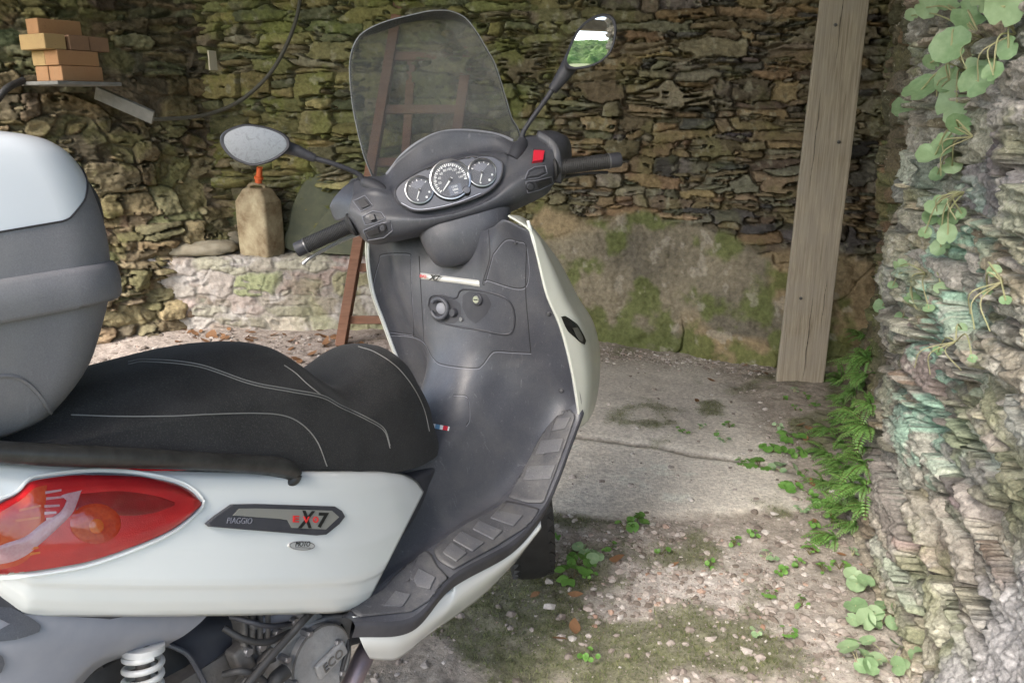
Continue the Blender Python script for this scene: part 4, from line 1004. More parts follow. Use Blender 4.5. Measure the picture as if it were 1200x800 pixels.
# ---- instruments ------------------------------------------------------
dn = -HF * .93 + HU * .37; dn /= np.linalg.norm(dn)
D0 = HB(528, 214, -.052)
def on_dash(px, py, off=0.0): return onplane(px, py, D0 + dn * off, dn)
bez = [(463, 225), (466, 235), (474, 241.5), (487, 247), (511, 245), (539, 238), (567, 227.5), (582, 216), (588, 205), (589, 192), (583, 186), (574, 182.5), (556, 183), (540, 186), (524, 190), (505, 195), (482, 206), (468, 216)]
bzp = cr(np.array(bez, float), 80, closed=True)
cluster = MB().prism([on_dash(x, y, .001) for x, y in bzp], -dn * .03).build('instrument_panel', GLOSSB, scooter, smooth=False)
MB().tube([on_dash(x, y, .001) for x, y in np.vstack([bzp, bzp[:1]])], .0022, 8).build('bezel_rim', PLASTD, cluster)
low = cr(np.array([(470, 239), (487, 246.5), (511, 244.5), (539, 237.5), (563, 228)], float), 40)
MB().tube([on_dash(x, y - 1.2, .003) for x, y in low],   .0012, 8).build('bezel_trim', DCHROME, cluster)
top_ = cr(np.array([(500, 199), (508, 195.5)], float), 8); MB().tube([on_dash(x, y, .003) for x, y in top_], .0010, 6).build('bezel_trim', CHROME, cluster)
MB().tube([on_dash(x, y, .003) for x, y in ((545, 185.3), (552, 184.4), (560, 184.3))], .0010, 6).build('bezel_trim', CHROME, cluster)
dr = HR - dn * (HR @ dn); dr /= np.linalg.norm(dr); du = np.cross(dn, dr)
px_m = np.linalg.norm(on_dash(540, 214) - on_dash(520, 214)) / 20
DIALM = pbr('dial_face', (.055, .06, .075), .5, c2=(.075, .08, .095), scale=60)
def gauge(px, py, rpx, a0, a1, nt_, needle, nums=None, off=.002):
    c = on_dash(px, py, off); r = rpx * px_m
    g = MB().lathe(c, dn, [(r, 0), (r * 1.0, .006), (r * .985, .0085), (r * .93, .009), (r * .90, .0075), (r * .84, .0015), (r * .83, .001)], 56, cap=False).build('gauge', DCHROME, cluster)
    MB().lathe(c + dn * .0005, dn, [(r * .86, 0), (.0001, .0001)], 48, cap=False).build('dial', DIALM, g)
    b = MB()
    P = lambda f, a: c + dn * .0014 + r * f * (math.cos(a) * dr + math.sin(a) * du)
    for k in range(nt_):
        a = a0 + (a1 - a0) * k / (nt_ - 1); w = r * (.022 if k % 2 else .032); t = np.cross(dn, P(1, a) - c); t /= np.linalg.norm(t)
        b.add([P(.80, a) + t * w, P(.80, a) - t * w, P(.70 if k % 2 else .66, a) - t * w, P(.70 if k % 2 else .66, a) + t * w], [(0, 1, 2, 3)])
    b.build('scale_marks', WHITET, g, smooth=False, recalc=False)
    a = needle; d = math.cos(a) * dr + math.sin(a) * du; t = np.cross(dn, d)
    MB().add([c + dn * .004 + d * r * .66 + t * r * .02, c + dn * .004 + d * r * .66 - t * r * .02, c + dn * .004 - d * r * .12 - t * r * .05, c + dn * .004 - d * r * .12 + t * r * .05], [(0, 1, 2, 3)]).build('needle', WHITET, g, smooth=False, recalc=False)
    MB().lathe(c + dn * .001, dn, [(r * .09, 0), (r * .09, .004), (r * .01, .0045)], 16).build('needle_hub', BLACKT, g)
    if nums:
        for txt, an in nums: text_obj('numeral', txt, g, WHITET, P(.53, an), dr, du, dn, r * .115, ext=.0002)
    return g, c, r
R = math.radians
g0, c0_, r0_ = gauge(491.7, 223.3, 17.0, R(140), R(40), 5, R(238))
g1, c1_, r1_ = gauge(527.8, 211, 24.5, R(215), R(-10), 31, R(222), [(str(20 * k), R(207 - k * 25.6)) for k in range(1, 9)], off=.004)
g2, c2_, r2_ = gauge(565, 203, 17.5, R(140), R(40), 5, R(240))
for g, c, r in ((g0, c0_, r0_), (g2, c2_, r2_)):       # pale sector in the small dials
    P = [c + dn * .001 + r * .70 * (math.cos(a) * dr + math.sin(a) * du) for a in np.linspace(R(40), R(140), 14)] + [c + dn * .001 + r * .18 * (math.cos(a) * dr + math.sin(a) * du) for a in np.linspace(R(140), R(40), 8)]
    MB().add(P, [tuple(range(len(P)))]).build('dial_sector', pbr('dial_sector', (.14, .15, .185), .5), g, smooth=False, recalc=False)
    for a, s in ((R(-115), .05), (R(-60), .07), (R(-25), .06)):
        q = c + dn * .0015 + r * .68 * (math.cos(a) * dr + math.sin(a) * du)
        MB().box(q, dr, dn, du, r * s * 2, .0003, r * s * 2.2).build('symbol', WHITET, g, smooth=False)
lc = c1_ + dn * .0016 + (-du * .52 + dr * .1) * r1_
MB().box(lc, dr, dn, du, r1_ * .62, .0006, r1_ * .5).build('display', pbr('lcd', (.10, .115, .15), .25), g1, smooth=False)
for k in range(3):
    text_obj('numeral', ('12:00', '8888', 'km')[k], g1, WHITET, lc + du * (.15 - .15 * k) * r1_ + dn * .0008, dr, du, dn, r1_ * .095, ext=.0002)
for c, r, nm in ((c0_, r0_, g0), (c1_, r1_, g1), (c2_, r2_, g2)):
    MB().lathe(c + dn * .0078, dn, [(r * .90, 0), (r * .5, .0008), (.0001, .001)], 40, cap=False).build('gauge_cover', COVERG, nm)
k0 = on_dash(547, 223, .010)
MB().lathe(k0, dn, [(.009, -.006), (.009, .002), (.0075, .004), (.0001, .0042)], 20).build('reset_knob', GLOSSB, cluster)

# ---- switches ---------------------------------------------------------
def sw(pts, off, mat, name, parent=None, n=44):
    o = fill_on(cov_bvh, pts, off, name, mat, parent or cover)
    return o
def blockpad(poly, h, mat, name, parent=None, bw=.0012):
    P = [hit(cov_bvh, x, y) for x, y in poly]
    if any(p is None for p in P): print('miss', name, poly); return None
    n = sum(p[1] for p in P); n /= np.linalg.norm(n); c = np.mean([p[0] for p in P], 0)
    Q = [onplane(x, y, c + n * h, n) for x, y in poly]
    return bevel(MB().prism(Q, -n * (h + .006)).build(name, mat, parent or cover, smooth=False), bw)
SWM = pbr('switch_black', (.030, .030, .034), .45)
s1 = blockpad([(415, 236), (428, 230), (436, 241), (423, 247)], .003, PLASTD, 'switch_surround'); blockpad([(418, 236), (427, 232.5), (433, 240), (424, 244)], .006, SWM, 'light_switch')
blockpad([(426, 254), (437, 248), (446, 249), (451, 256), (441, 260), (429, 263)], .002, PLASTD, 'switch_surround'); blockpad([(432, 253), (438, 250.5), (440, 257), (434, 259)], .009, SWM, 'indicator_switch')
blockpad([(427, 270), (443, 263), (457, 260), (459, 270), (450, 277), (432, 280.5)], .002, PLAST, 'switch_surround'); blockpad([(428, 272), (443, 266.5), (445, 273), (432, 278)], .006, SWM, 'horn_switch')
blockpad([(448 + 4.8 * math.cos(a), 267.5 + 5.2 * math.sin(a)) for a in np.linspace(0, 6.28, 18, endpoint=False)], .0055, SWM, 'round_button')
blockpad([(448 + 3.2 * math.cos(a), 267.5 + 3.4 * math.sin(a)) for a in np.linspace(0, 6.28, 18, endpoint=False)], .007, PLAST, 'button_cap')
blockpad([(623, 190), (624.5, 174), (640.5, 174.5), (638, 188)], .002, PLASTD, 'switch_surround'); blockpad([(624.5, 188.5), (625.8, 175.5), (638.5, 176), (636.5, 187)], .007, REDB, 'stop_switch')
blockpad([(616, 210), (620, 201), (627, 196.5), (638, 195), (640, 203), (630, 208)], .0035, PLASTD, 'rocker_switch'); blockpad([(619, 207.5), (622, 202), (628, 198.6), (637, 197.3), (638, 202), (629, 206)], .005, PLAST, 'rocker_face')
blockpad([(622 + 5.4 * math.cos(a), 219 + 5.8 * math.sin(a)) for a in np.linspace(0, 6.28, 20, endpoint=False)], .004, PLASTD, 'starter_surround'); blockpad([(622 + 3.4 * math.cos(a), 219 + 3.6 * math.sin(a)) for a in np.linspace(0, 6.28, 20, endpoint=False)], .007, PLAST, 'starter_button')
blockpad([(630, 214), (645, 209), (646.5, 215), (632, 221)], .005, SWM, 'hazard_switch')

for poly in ([(414, 236), (428, 229.5), (437, 241), (423, 248)], [(425, 254), (437, 247.5), (447, 249), (452, 256), (441, 261), (428, 263.5)], [(426, 270), (443, 262.5), (458, 259.5), (460, 270), (450, 278), (431, 281)], [(615, 210), (619, 200.5), (626.5, 196), (639, 194.5), (641, 203.5), (630, 208.5)], [(616, 213), (626, 212), (646, 207), (648, 215), (632, 222.5), (618, 226)]):
    q_ = lay(cov_bvh, linres(poly + poly[:1], 60), .0012)
    MB().tube(q_, .0011, 5).build('switch_outline', EDGEL, cover)
# ---- grips and levers --------------------------------------------------
def grip(a, b, hya, hyb, name='grip'):
    p, q = HB(*a, hya), HB(*b, hyb); ax = (q - p); L = np.linalg.norm(ax); ax /= L
    r = .0172; prof = [(r * .6, -.004), (r * 1.55, -.002), (r * 1.6, .003), (r * 1.3, .007), (r, .011)]
    n = 26
    for k in range(n):
        h = .013 + (L * .80 - .013) * k / n; prof += [(r * 1.03, h), (r * .975, h + .0018)]
    prof += [(r * 1.05, L * .80), (r * 1.05, L * .815)]
    g = MB().lathe(p, ax, prof, 30).build(name, RUBBER, scooter)
    e = MB().lathe(p, ax, [(r * .99, L * .816), (r * 1.0, L * .97), (r * .92, L), (r * .45, L + .0005)], 30).build('bar_end', PLASTD, g)
    MB().lathe(p + ax * (L + .0004), ax, [(r * .42, 0), (r * .38, .0012), (.0002, .0013)], 18).build('bar_end_screw', SCREWM, e)
    MB().lathe(p, ax, [(r * 1.0, L * .816), (r * 1.06, L * .82), (r * 1.06, L * .835), (r * 1.0, L * .84)], 30, cap=False).build('bar_end_ring', SCREWM, e)
    return g
grip((413, 263), (347, 293), -.006, -.002); grip((648, 197), (727, 187), -.006, -.002)
b = MB().tube([HB(436, 268, .02), HB(420, 274, .025), HB(402, 281, .03), HB(378, 294, .035), HB(362, 303, .037), HB(355, 309, .037)], [.007, .0066, .006, .0052, .0052, .0065], 12, res=40, up=HU, flat=.75)
b.build('brake_lever', STEEL, scooter)
MB().tube([HB(640, 210, .02), HB(662, 207, .05), HB(690, 203, .052), HB(712, 202, .050)], [.007, .006, .005, .0055], 12, res=30, up=HU, flat=.7).build('brake_lever', PLASTD, scooter)

# ---- mirrors -----------------------------------------------------------
MIRR = pbr('mirror_glass', (.92, .93, .93), .01, metal=1)
m, nt, b_ = new_mat('dusty_mirror_glass'); co = ncoord(nt)
f = nnoise(nt, co, 60, 8, .75, .8); d = nramp(nt, f, [(.3, (.15, .16, .175)), (.5, (.21, .22, .24)), (.72, (.10, .11, .12))])
nt.links.new(d, b_.inputs['Base Color']); b_.inputs['Roughness'].default_value = .3; b_.inputs['Metallic'].default_value = .35; MIRD = m
def mirror(outline, hy, nrm, mat, curv, back):
    c2 = np.mean(np.array(outline), 0); p0 = HB(c2[0], c2[1], hy); nrm = np.array(nrm, float); nrm /= np.linalg.norm(nrm)
    P = cr(np.array(outline, float), 64, closed=True)
    E = np.array([onplane(x, y, p0, nrm) for x, y in P]); c = E.mean(0)
    hs = MB(); rs = []
    for f, o in ((.86, .001), (.90, .0040), (.965, .0045), (1.0, .001), (1.01, 0), (.99, -.006), (.90, -.020), (.68, -.036), (.35, -.046), (.05, -.049)): rs.append(c + (E - c) * f + nrm * o)
    hsg = hs.rings([list(r) for r in rs]).build('mirror', PLASTD, scooter)
    fs = np.linspace(.0, .89, 16); G_ = []
    for f in fs:
        q = c + (E - c) * max(f, .004); d2 = ((q - c) ** 2).sum(1)
        G_.append(q + nrm * (.0062 - d2 / (2 * curv))[:, None])
    G_ = np.array(G_); G_ = np.concatenate([G_, G_[:, :1]], 1)
    gl = grid_obj('mirror_glass', G_, mat, hsg)
    # analytic normals are fine on this dense grid
    return hsg, c, nrm
RIGHT = [(661, 76), (664, 62), (675, 38), (688, 24), (706, 16.5), (719, 21), (722.5, 36), (718, 57), (707, 71), (691, 79), (670, 82)]
LEFT = [(258.5, 168), (262, 155), (284, 146), (303, 147), (320, 151), (335, 158.5), (340.5, 168), (337, 177), (320, 188.5), (298, 194.5), (281, 190), (268, 182)]
mr, mrc, mrn = mirror(RIGHT, -.01, (.06, -1, .028), MIRR, .62, 1)
ml, mlc, mln = mirror(LEFT, -.02, (.10, -1, .10), MIRD, .8, 1)
def stem(pts, r, nm='mirror_stem'): return MB().tube([HB(*p) for p in pts], r, 14, res=50).build(nm, PLASTD, scooter)
stem([(672, 70, .03), (664, 82, .022), (656, 94, .02), (647, 106, .02)], [.022, .018, .0145, .011], 'stem_socket')
stem([(649, 103, .02), (640, 116, .02), (627, 134, .02), (616, 150, .02), (612.5, 157, .02), (611.5, 168, .02)], [.0062, .0058, .0055, .0055, .006, .0075])
stem([(330, 171, .01), (346, 176, .0), (358, 181, .0), (369, 185.5, .0)], [.016, .013, .011, .009], 'stem_socket')
stem([(367, 185, .0), (385, 190, .0), (405, 197, .005), (418, 203, .01), (424, 208, .012), (427, 216, .015)], [.0062, .0058, .0055, .0055, .006, .0075])
BOOT = lambda pts, rr: MB().tube([HB(*p) for p in pts], rr, 18, res=24, up=HF).build('mirror_base', PLASTD, cover)
BOOT([(612, 163, .012), (611, 170, .006), (606, 179, -.008), (600, 187, -.018)], [.010, .0155, .0175, .0165])
BOOT([(426, 211, .012), (431, 215, .006), (442, 221, -.004), (452, 228, -.012)], [.010, .0155, .0165, .014])

# ---- windscreen --------------------------------------------------------
WL = [(443, 222), (433, 200), (424, 175), (414, 130), (410, 95), (410, 70), (416, 50), (427, 37), (450, 26), (476, 19), (500, 13.5)]
WR_ = [(612, 166), (607, 150), (600, 138), (593, 115), (586, 92), (579, 72), (571, 58), (559, 38), (545, 21), (527, 13), (508, 12.5)]
wl = cr(WL, 60); wr = cr(WR_, 60); n_ = 44; SGd = np.zeros((60, n_, 3))
for i in range(60):
    hy0 = .105 - .085 * (i / 59)
    for j in range(n_):
        f = j / (n_ - 1); p = wl[i] * (1 - f) + wr[i] * f
        bow = .050 * (1 - (2 * f - 1) ** 2)
        SGd[i, j] = HB(p[0], p[1], hy0 + bow * min(1, (60 - i) / 14))
screen = grid_obj('windscreen', SGd, SCREENM, scooter); thick(screen, .003, 0)
edge = np.vstack([SGd[:, 0], SGd[::-1, -1]])
MB().tube(edge, .0011, 6).build('screen_edge_highlight', pbr('screen_edge_highlight', (.27, .28, .29), .25), screen)  # highlight along the screen's edge, put in as a pale tube

# ================================================================== wheels, engine, exhaust
def wheel(c, ax, r, w, name, spokes=5):
    ax = np.array(ax, float); ax /= np.linalg.norm(ax)
    rt_ = r * .62; pr = [(rt_, -w * .40), (r * .82, -w * .5), (r * .93, -w * .46), (r * .985, -w * .28), (r, 0), (r * .985, w * .28), (r * .93, w * .46), (r * .82, w * .5), (rt_, w * .40)]
    wh = empty_part = MB().lathe(c, ax, pr, 72, cap=False).build(name, RUBBER, scooter)
    a = np.cross(ax, ZV); a /= np.linalg.norm(a); b_ = np.cross(a, ax)
    tb = MB()
    for k in range(44):                                  # tread blocks, slanted, both shoulders
        q = 2 * math.pi * k / 44; rad = math.cos(q) * a + math.sin(q) * b_; tg = -math.sin(q) * a + math.cos(q) * b_
        for s in (-1, 1):
            p = c + rad * (r * .975) + ax * s * w * .27
            tb.box(p - rad * .0062, ax * math.cos(.6) + tg * s * math.sin(.6), tg * math.cos(.6) - ax * s * math.sin(.6), rad, w * .34, .021, .012)
        tb.box(c + rad * (r - .0078), ax, tg, rad, w * .16, .026, .010)
    tb.build('tread', RUBBER, wh, smooth=False)
    MB().lathe(c, ax, [(rt_ * 1.02, -w * .42), (rt_ * .92, -w * .40), (rt_ * .90, 0), (rt_ * .92, w * .40), (rt_ * 1.02, w * .42)], 56, cap=False).build('rim', SCREWM, wh)
    MB().lathe(c, ax, [(.045, -w * .45), (.045, w * .45)], 24).build('hub', ALUD, wh)
    for k in range(spokes):
        q = 2 * math.pi * k / spokes; rad = math.cos(q) * a + math.sin(q) * b_
        MB().tube([c + rad * .03, c + rad * rt_ * .95], [.02, .014], 8, flat=.6).build('spoke', ALUD, wh)
    return wh
ST_ = R(41)
fwc = b2w(-.085, 1.25, .270); fax = BR * math.cos(ST_) + BF * math.sin(ST_)
wheel(fwc, fax, .262, .12, 'front_wheel')
fd = np.cross(BU, fax); fd /= np.linalg.norm(fd)         # forward of the steered wheel
rows = []
for q in np.linspace(R(40), R(165), 26):
    rad = math.cos(q) * (-fd) + math.sin(q) * BU
    rows.append([fwc + rad * (.285 - .03 * abs(s)) + fax * s * .072 for s in (-1, -.8, -.4, 0, .4, .8, 1)])
grid_obj('front_mudguard', np.array(rows), PLASTD, scooter)
for s in (-1, 1): MB().tube([fwc + fax * s * .085, fwc + fax * s * .085 - fd * .15 + BU * .36], .02, 12).build('fork_leg', ALUD, scooter)
rwc = b2w(0, 0, .252); wheel(rwc, BR, .252, .14, 'rear_wheel')

# grey rear mudguard and side plate below the white panel
def bp(px, py, xb): return onb(px, py, 0, xb)
rows = [[bp(-60, 690, .14), bp(20, 706, .15), bp(90, 712, .155), bp(170, 712, .155), bp(250, 712, .145)],
        [bp(-60, 740, .155), bp(20, 738, .165), bp(90, 738, .165), bp(160, 734, .16), bp(236, 728, .148)],
        [bp(-60, 790, .16), bp(20, 772, .168), bp(85, 766, .166), bp(150, 752, .158), bp(216, 744, .145)],
        [bp(-60, 850, .15), bp(10, 850, .155), bp(70, 818, .155), bp(118, 774, .145), bp(200, 753, .13)],
        [bp(-60, 852, .10), bp(12, 852, .10), bp(76, 822, .10), bp(122, 778, .10), bp(200, 756, .10)]]
mg = grid_obj('rear_side_cover', crp(rows, 44, 40), GREYL, scooter)
mgb = bvh_of([mg])
fill_on(mgb, [(-30, 712), (0, 708), (30, 722), (46, 733), (42, 742), (10, 750), (-30, 752)], .004, 'lower_reflector', PLAST, mg)
fill_on(mgb, [(-40, 762), (-10, 760), (2, 768), (4, 778), (-2, 790), (-40, 800)], .004, 'lower_reflector', PLAST, mg)
# hugger
rows = [[bp(255, 716, .06), bp(232, 726, .07), bp(208, 740, .075), bp(186, 752, .075)], [bp(285, 728, .085), bp(262, 740, .09), bp(232, 752, .09), bp(205, 756, .09)], [bp(297, 755, .085), bp(275, 768, .09), bp(250, 775, .095), bp(222, 768, .10)], [bp(290, 785, .075), bp(270, 800, .08), bp(255, 800, .09), bp(240, 800, .10)], [bp(270, 830, .06), bp(262, 840, .07), bp(250, 840, .08), bp(243, 840, .09)]]
hug = grid_obj('hugger', crp(rows, 26, 34), PLASTD, scooter)
MB().tube([bp(186, 752, .078), bp(205, 758, .093), bp(222, 769, .103), bp(240, 800, .104)], .004, 8, res=30).build('hugger_edge', PLAST, hug)
# shock absorber: spring round a damper
top_s = bp(168, 760, .135); bot_s = bp(166, 905, .135); axs = bot_s - top_s; Ls = np.linalg.norm(axs); axs /= Ls
shock = MB().lathe(top_s, axs, [(.010, -.02), (.010, .12), (.018, .12), (.018, Ls)], 20).build('shock_absorber', ALUD, scooter)
sa = np.cross(axs, BF); sa /= np.linalg.norm(sa); sb = np.cross(axs, sa)
MB().tube([top_s + axs * (.006 + .0165 * q / 6.283) + .0245 * (math.cos(q) * sa + math.sin(q) * sb) for q in np.linspace(0, 6.283 * 9, 240)], .0046, 9).build('coil_spring', SPRING, shock)
MB().lathe(top_s, axs, [(.020, -.006), (.0285, -.005), (.0285, .004), (.018, .006)], 28).build('spring_seat', SPRING, shock)
# engine
eng = MB()
ec = bp(352, 778, .13)
engine = MB().lathe(b2w(*(w2b(ec) + np.array([-.10, 0, 0]))), BR, [(.085, -.05), (.092, 0), (.092, .07), (.086, .088), (.07, .097), (.05, .100)], 40).build('engine', ALU, scooter)
def eb(px, py, xb, sx, sy, sz, mat, name, rot=0.0, par=None):
    f = BF * math.cos(rot) + BU * math.sin(rot); u_ = BU * math.cos(rot) - BF * math.sin(rot)
    return bevel(MB().box(bp(px, py, xb), BR, f, u_, sx, sy, sz).build(name, mat, par or engine, smooth=False), .006, 3)
eb(330, 760, .09, .08, .13, .10, ALU, 'crankcase', -.3)
eb(300, 740, .08, .09, .11, .10, ALUD, 'cylinder', -.35)
for k in range(4): eb(286 + k * 9, 738 + k * 1.0, .128, .012, .010, .075, ALUD, 'cooling_fin', -.2)
eb(318, 722, .10, .06, .10, .03, GREYL, 'top_cover', -.3); eb(378, 735, .09, .07, .08, .06, ALU, 'cover_casting', -.4)
eb(300, 782, .125, .03, .075, .022, ALUD, 'bracket', .5); eb(282, 772, .12, .03, .03, .05, ALUD, 'bracket', .2)
for (px, py) in ((298, 731), (325, 741), (306, 757), (322, 748), (290, 763), (345, 728)):
    MB().lathe(bp(px, py, .135), BR, [(.008, -.02), (.008, .004), (.0065, .006), (.0005, .0062)], 12).build('bolt', SCREWM, engine)
rs = [[ec + .112 * 0 * BR + rr * (math.cos(q) * BF + math.sin(q) * BU) + BR * h for q in np.linspace(0, 2 * math.pi, 44, endpoint=False)] for rr, h in ((.066, -.02), (.066, .006), (.062, .010), (.001, .011))]
cc = bp(374, 774, .135); cov_e = MB().rings([[p + (cc - ec) for p in r] for r in rs]).build('engine_cover', ALU, engine)
MB().tube([cc + BR * .0085 + .064 * (math.cos(q) * BF + math.sin(q) * BU) for q in np.linspace(0, 6.283, 50)], .0025, 6).build('cover_rim', ALUD, engine)
ef = BF * math.cos(.20) + BU * math.sin(.20); eu = BU * math.cos(.20) - BF * math.sin(.20)
pc = bp(388, 772, .150)
pl = bevel(MB().box(pc, ef, BR, eu, .070, .010, .030).build('maker_plate', ALU, engine, smooth=False), .006, 3)
# lettering sits on the engine's outer face
engine_face = pc + BR * .0058
t_ = text_obj('maker_lettering', 'ECO', engine, ALUD, engine_face, ef, eu, BR, .016, .045, ext=.0012, bold=.01)
rs = []
for px, py in ((372, 708), (367, 715), (356, 726), (340, 744), (320, 766), (300, 790), (280, 815)): rs.append(bp(px, py, .175 if py > 722 else .13))
MB().tube(rs, .0062, 12, res=40).build('breather_hose', RUBBER, scooter)
MB().tube([bp(335, 785, .165), bp(322, 798, .165), bp(318, 825, .15)], .013, 12, res=20).build('coolant_hose', RUBBER, scooter)
MB().tube([bp(322, 772, .15), bp(300, 782, .15), bp(285, 800, .15), bp(272, 830, .15)], .004, 8, res=20).build('cable', RUBBER, scooter)
MB().tube([bp(445, 735, .05), bp(432, 758, .10), bp(420, 782, .11), bp(405, 815, .11), bp(380, 850, .11)], .0195, 18, res=40).build('exhaust_pipe', PIPE, scooter)
for pts_, r_, m_ in (([(262, 735, .14), (285, 748, .16), (312, 752, .165), (340, 740, .15)], .0055, RUBBER), ([(270, 722, .12), (292, 728, .15), (316, 733, .155), (345, 730, .13)], .0042, PLASTD), ([(262, 790, .13), (284, 786, .155), (306, 795, .16), (322, 815, .15)], .006, RUBBER), ([(398, 730, .12), (408, 752, .145), (404, 772, .15), (396, 800, .14)], .004, RUBBER)):
    MB().tube([bp(*p) for p in pts_], r_, 10, res=24).build('hose', m_, scooter)
for (px, py) in ((395, 752), (362, 742), (336, 772), (345, 800), (400, 788)):
    MB().lathe(bp(px, py, .146), BR, [(.0065, -.02), (.0065, .004), (.005, .006), (.0005, .0062)], 6).build('bolt', SCREWM, engine)
eb(408, 742, .10, .05, .05, .03, PLASTD, 'hose_mount', -.3)
MB().box(b2w(.02, .1, .33), BR, BF, BU, .16, .55, .18).build('swing_arm', ALUD, scooter, smooth=False)
MB().tube([b2w(-.06, .55, .22), b2w(-.16, .50, .12), b2w(-.30, .46, .035)], .013, 10).build('side_stand', ALUD, scooter)
# frame block inside, keeps the middle dark and solid
MB().box(b2w(0, .30, .56), BR, BF, BU, .22, .40, .10).build('inner_frame', PLASTD, scooter, smooth=False)
MB().box(b2w(0, .80, .42), BR, BF, BU, .20, .46, .16).build('inner_frame', PLASTD, scooter, smooth=False)

# ================================================================== top case
def rr(hw, y0, y1, z, rad, n=96, p=None):
    """rounded rectangle ring in scooter coordinates"""
    pts = []; rad = min(rad, hw * .98, (y1 - y0) / 2 * .98)
    for cx, cy, a0 in ((hw - rad, y1 - rad, 0), (-hw + rad, y1 - rad, 90), (-hw + rad, y0 + rad, 180), (hw - rad, y0 + rad, 270)):
        for k in range(n // 4):
            a = R(a0 + 90 * k / (n // 4 - 1)); pts.append((cx + rad * math.cos(a), cy + rad * math.sin(a), z))
    return np.array(pts)
LV = [(.872, .13, -.36, -.020, .05), (.885, .152, -.38, .012, .06), (.93, .172, -.41, .058, .07), (.98, .184, -.43, .086, .08), (1.022, .192, -.44, .104, .085)]
LV2 = [(1.062, .194, -.445, .112, .085), (1.10, .193, -.44, .115, .085), (1.145, .189, -.43, .112, .085), (1.185, .183, -.42, .104, .085), (1.212, .174, -.40, .090, .085), (1.230, .155, -.37, .062, .08), (1.242, .11, -.32, .0, .07), (1.246, .02, -.2, -.12, .02)]
def lv_rings(L, n):
    A = cr(np.array(L), n); A[:, 3] -= .012; return np.array([[b2w(*p) for p in rr(a[1], a[2], a[3], a[0], a[4])] for a in A])
low_ = lv_rings(LV, 16); upA = lv_rings(LV2, 60); zlev = cr(np.array(LV2), 60)[:, 0]
def closed(G): return np.concatenate([G, G[:, :1]], 1)
case = grid_obj('top_case', closed(low_), CASEM, scooter)
MB().add(low_[0], [tuple(range(low_.shape[1] - 1, -1, -1))]).build('case_floor', CASEM, case, smooth=False)
band = [rr(a, b_, c - .012, z, .09) for z, a, b_, c in ((1.018, .190, -.44, .104), (1.016, .199, -.45, .114), (1.021, .202, -.453, .117), (1.040, .203, -.454, .119), (1.058, .202, -.453, .118), (1.064, .198, -.449, .115), (1.066, .192, -.443, .110))]
grid_obj('case_band', closed(np.array([[b2w(*p) for p in r] for r in band])), CASEM, case)
# lid: lower grey shell up to a curve, white shell above it
yl = np.array([w2b(p)[1] for p in upA[30]]); xl = np.array([w2b(p)[0] for p in upA[30]])
bd = np.interp(yl, [-.30, -.12, -.04, .01, .043, .068, .085, .096], [1.10, 1.105, 1.113, 1.124, 1.145, 1.170, 1.198, 1.208])
def at_level(j, z):
    i = np.interp(z, zlev, np.arange(60)); k = int(min(i, 58)); f = i - k; return upA[k, j] * (1 - f) + upA[k + 1, j] * f
nr = upA.shape[1]
gsh = np.array([[at_level(j, 1.062 + (bd[j] - 1.062) * f) for j in range(nr)] for f in np.linspace(0, 1, 14)])
wsh = np.array([[at_level(j, bd[j] + (1.2459 - bd[j]) * (1 - (1 - f) ** 2)) for j in range(nr)] for f in np.linspace(0, 1, 40)])
ctr = wsh.mean(1, keepdims=True)
grid_obj('case_shell', closed(gsh), CASEM, case)
grid_obj('case_lid', closed(wsh), LIDM, case)
MB().add(wsh[-1], [tuple(range(nr))]).build('lid_top', LIDM, case, smooth=False)
gl = [gsh[-1, j] * 1.0 for j in range(nr)]; cmid = gsh[-1].mean(0)
MB().tube([p + (p - cmid) / np.linalg.norm(p - cmid) * .0008 for p in gl + gl[:1]], .0012, 5).build('lid_gap', LINE, case)
# back pad on the front of the case
rows = []
for f in np.linspace(0, 1, 12):
    z = 1.075 + .125 * f; w_ = .145 * (1 - .35 * (2 * f - 1) ** 4) ; y1 = np.interp(z, [1.06, 1.1, 1.145, 1.18, 1.205], [.100, .103, .100, .092, .078]); d = .024 * math.sin(math.pi * min(max(f, .03), .97)) ** .5
    rows.append([b2w(x * w_, y1 - .03 * abs(x) ** 6 + d * (1 - abs(x) ** 6), z) for x in np.linspace(-1, 1, 25)])
pad_ = grid_obj('back_pad', np.array(rows), pbr('pad_vinyl', (.022, .024, .034), .5), case)
case_bvh = bvh_of([case])
seam(case_bvh, [(-10, 441), (14, 441), (30, 447), (45, 462), (58, 482), (66, 497)], .0026, CASEM, 'moulded_ridge', case, .0008, 50)
# rack under the case
for s in (-.09, .09): MB().tube([b2w(s, -.30, .845), b2w(s, -.10, .865), b2w(s, .0, .862)], .012, 10, flat=.6).build('luggage_rack', GLOSSB, scooter)
MB().box(b2w(0, -.19, .866), BR, BF, BU, .22, .26, .016).build('case_plate', PLASTD, scooter, smooth=False)
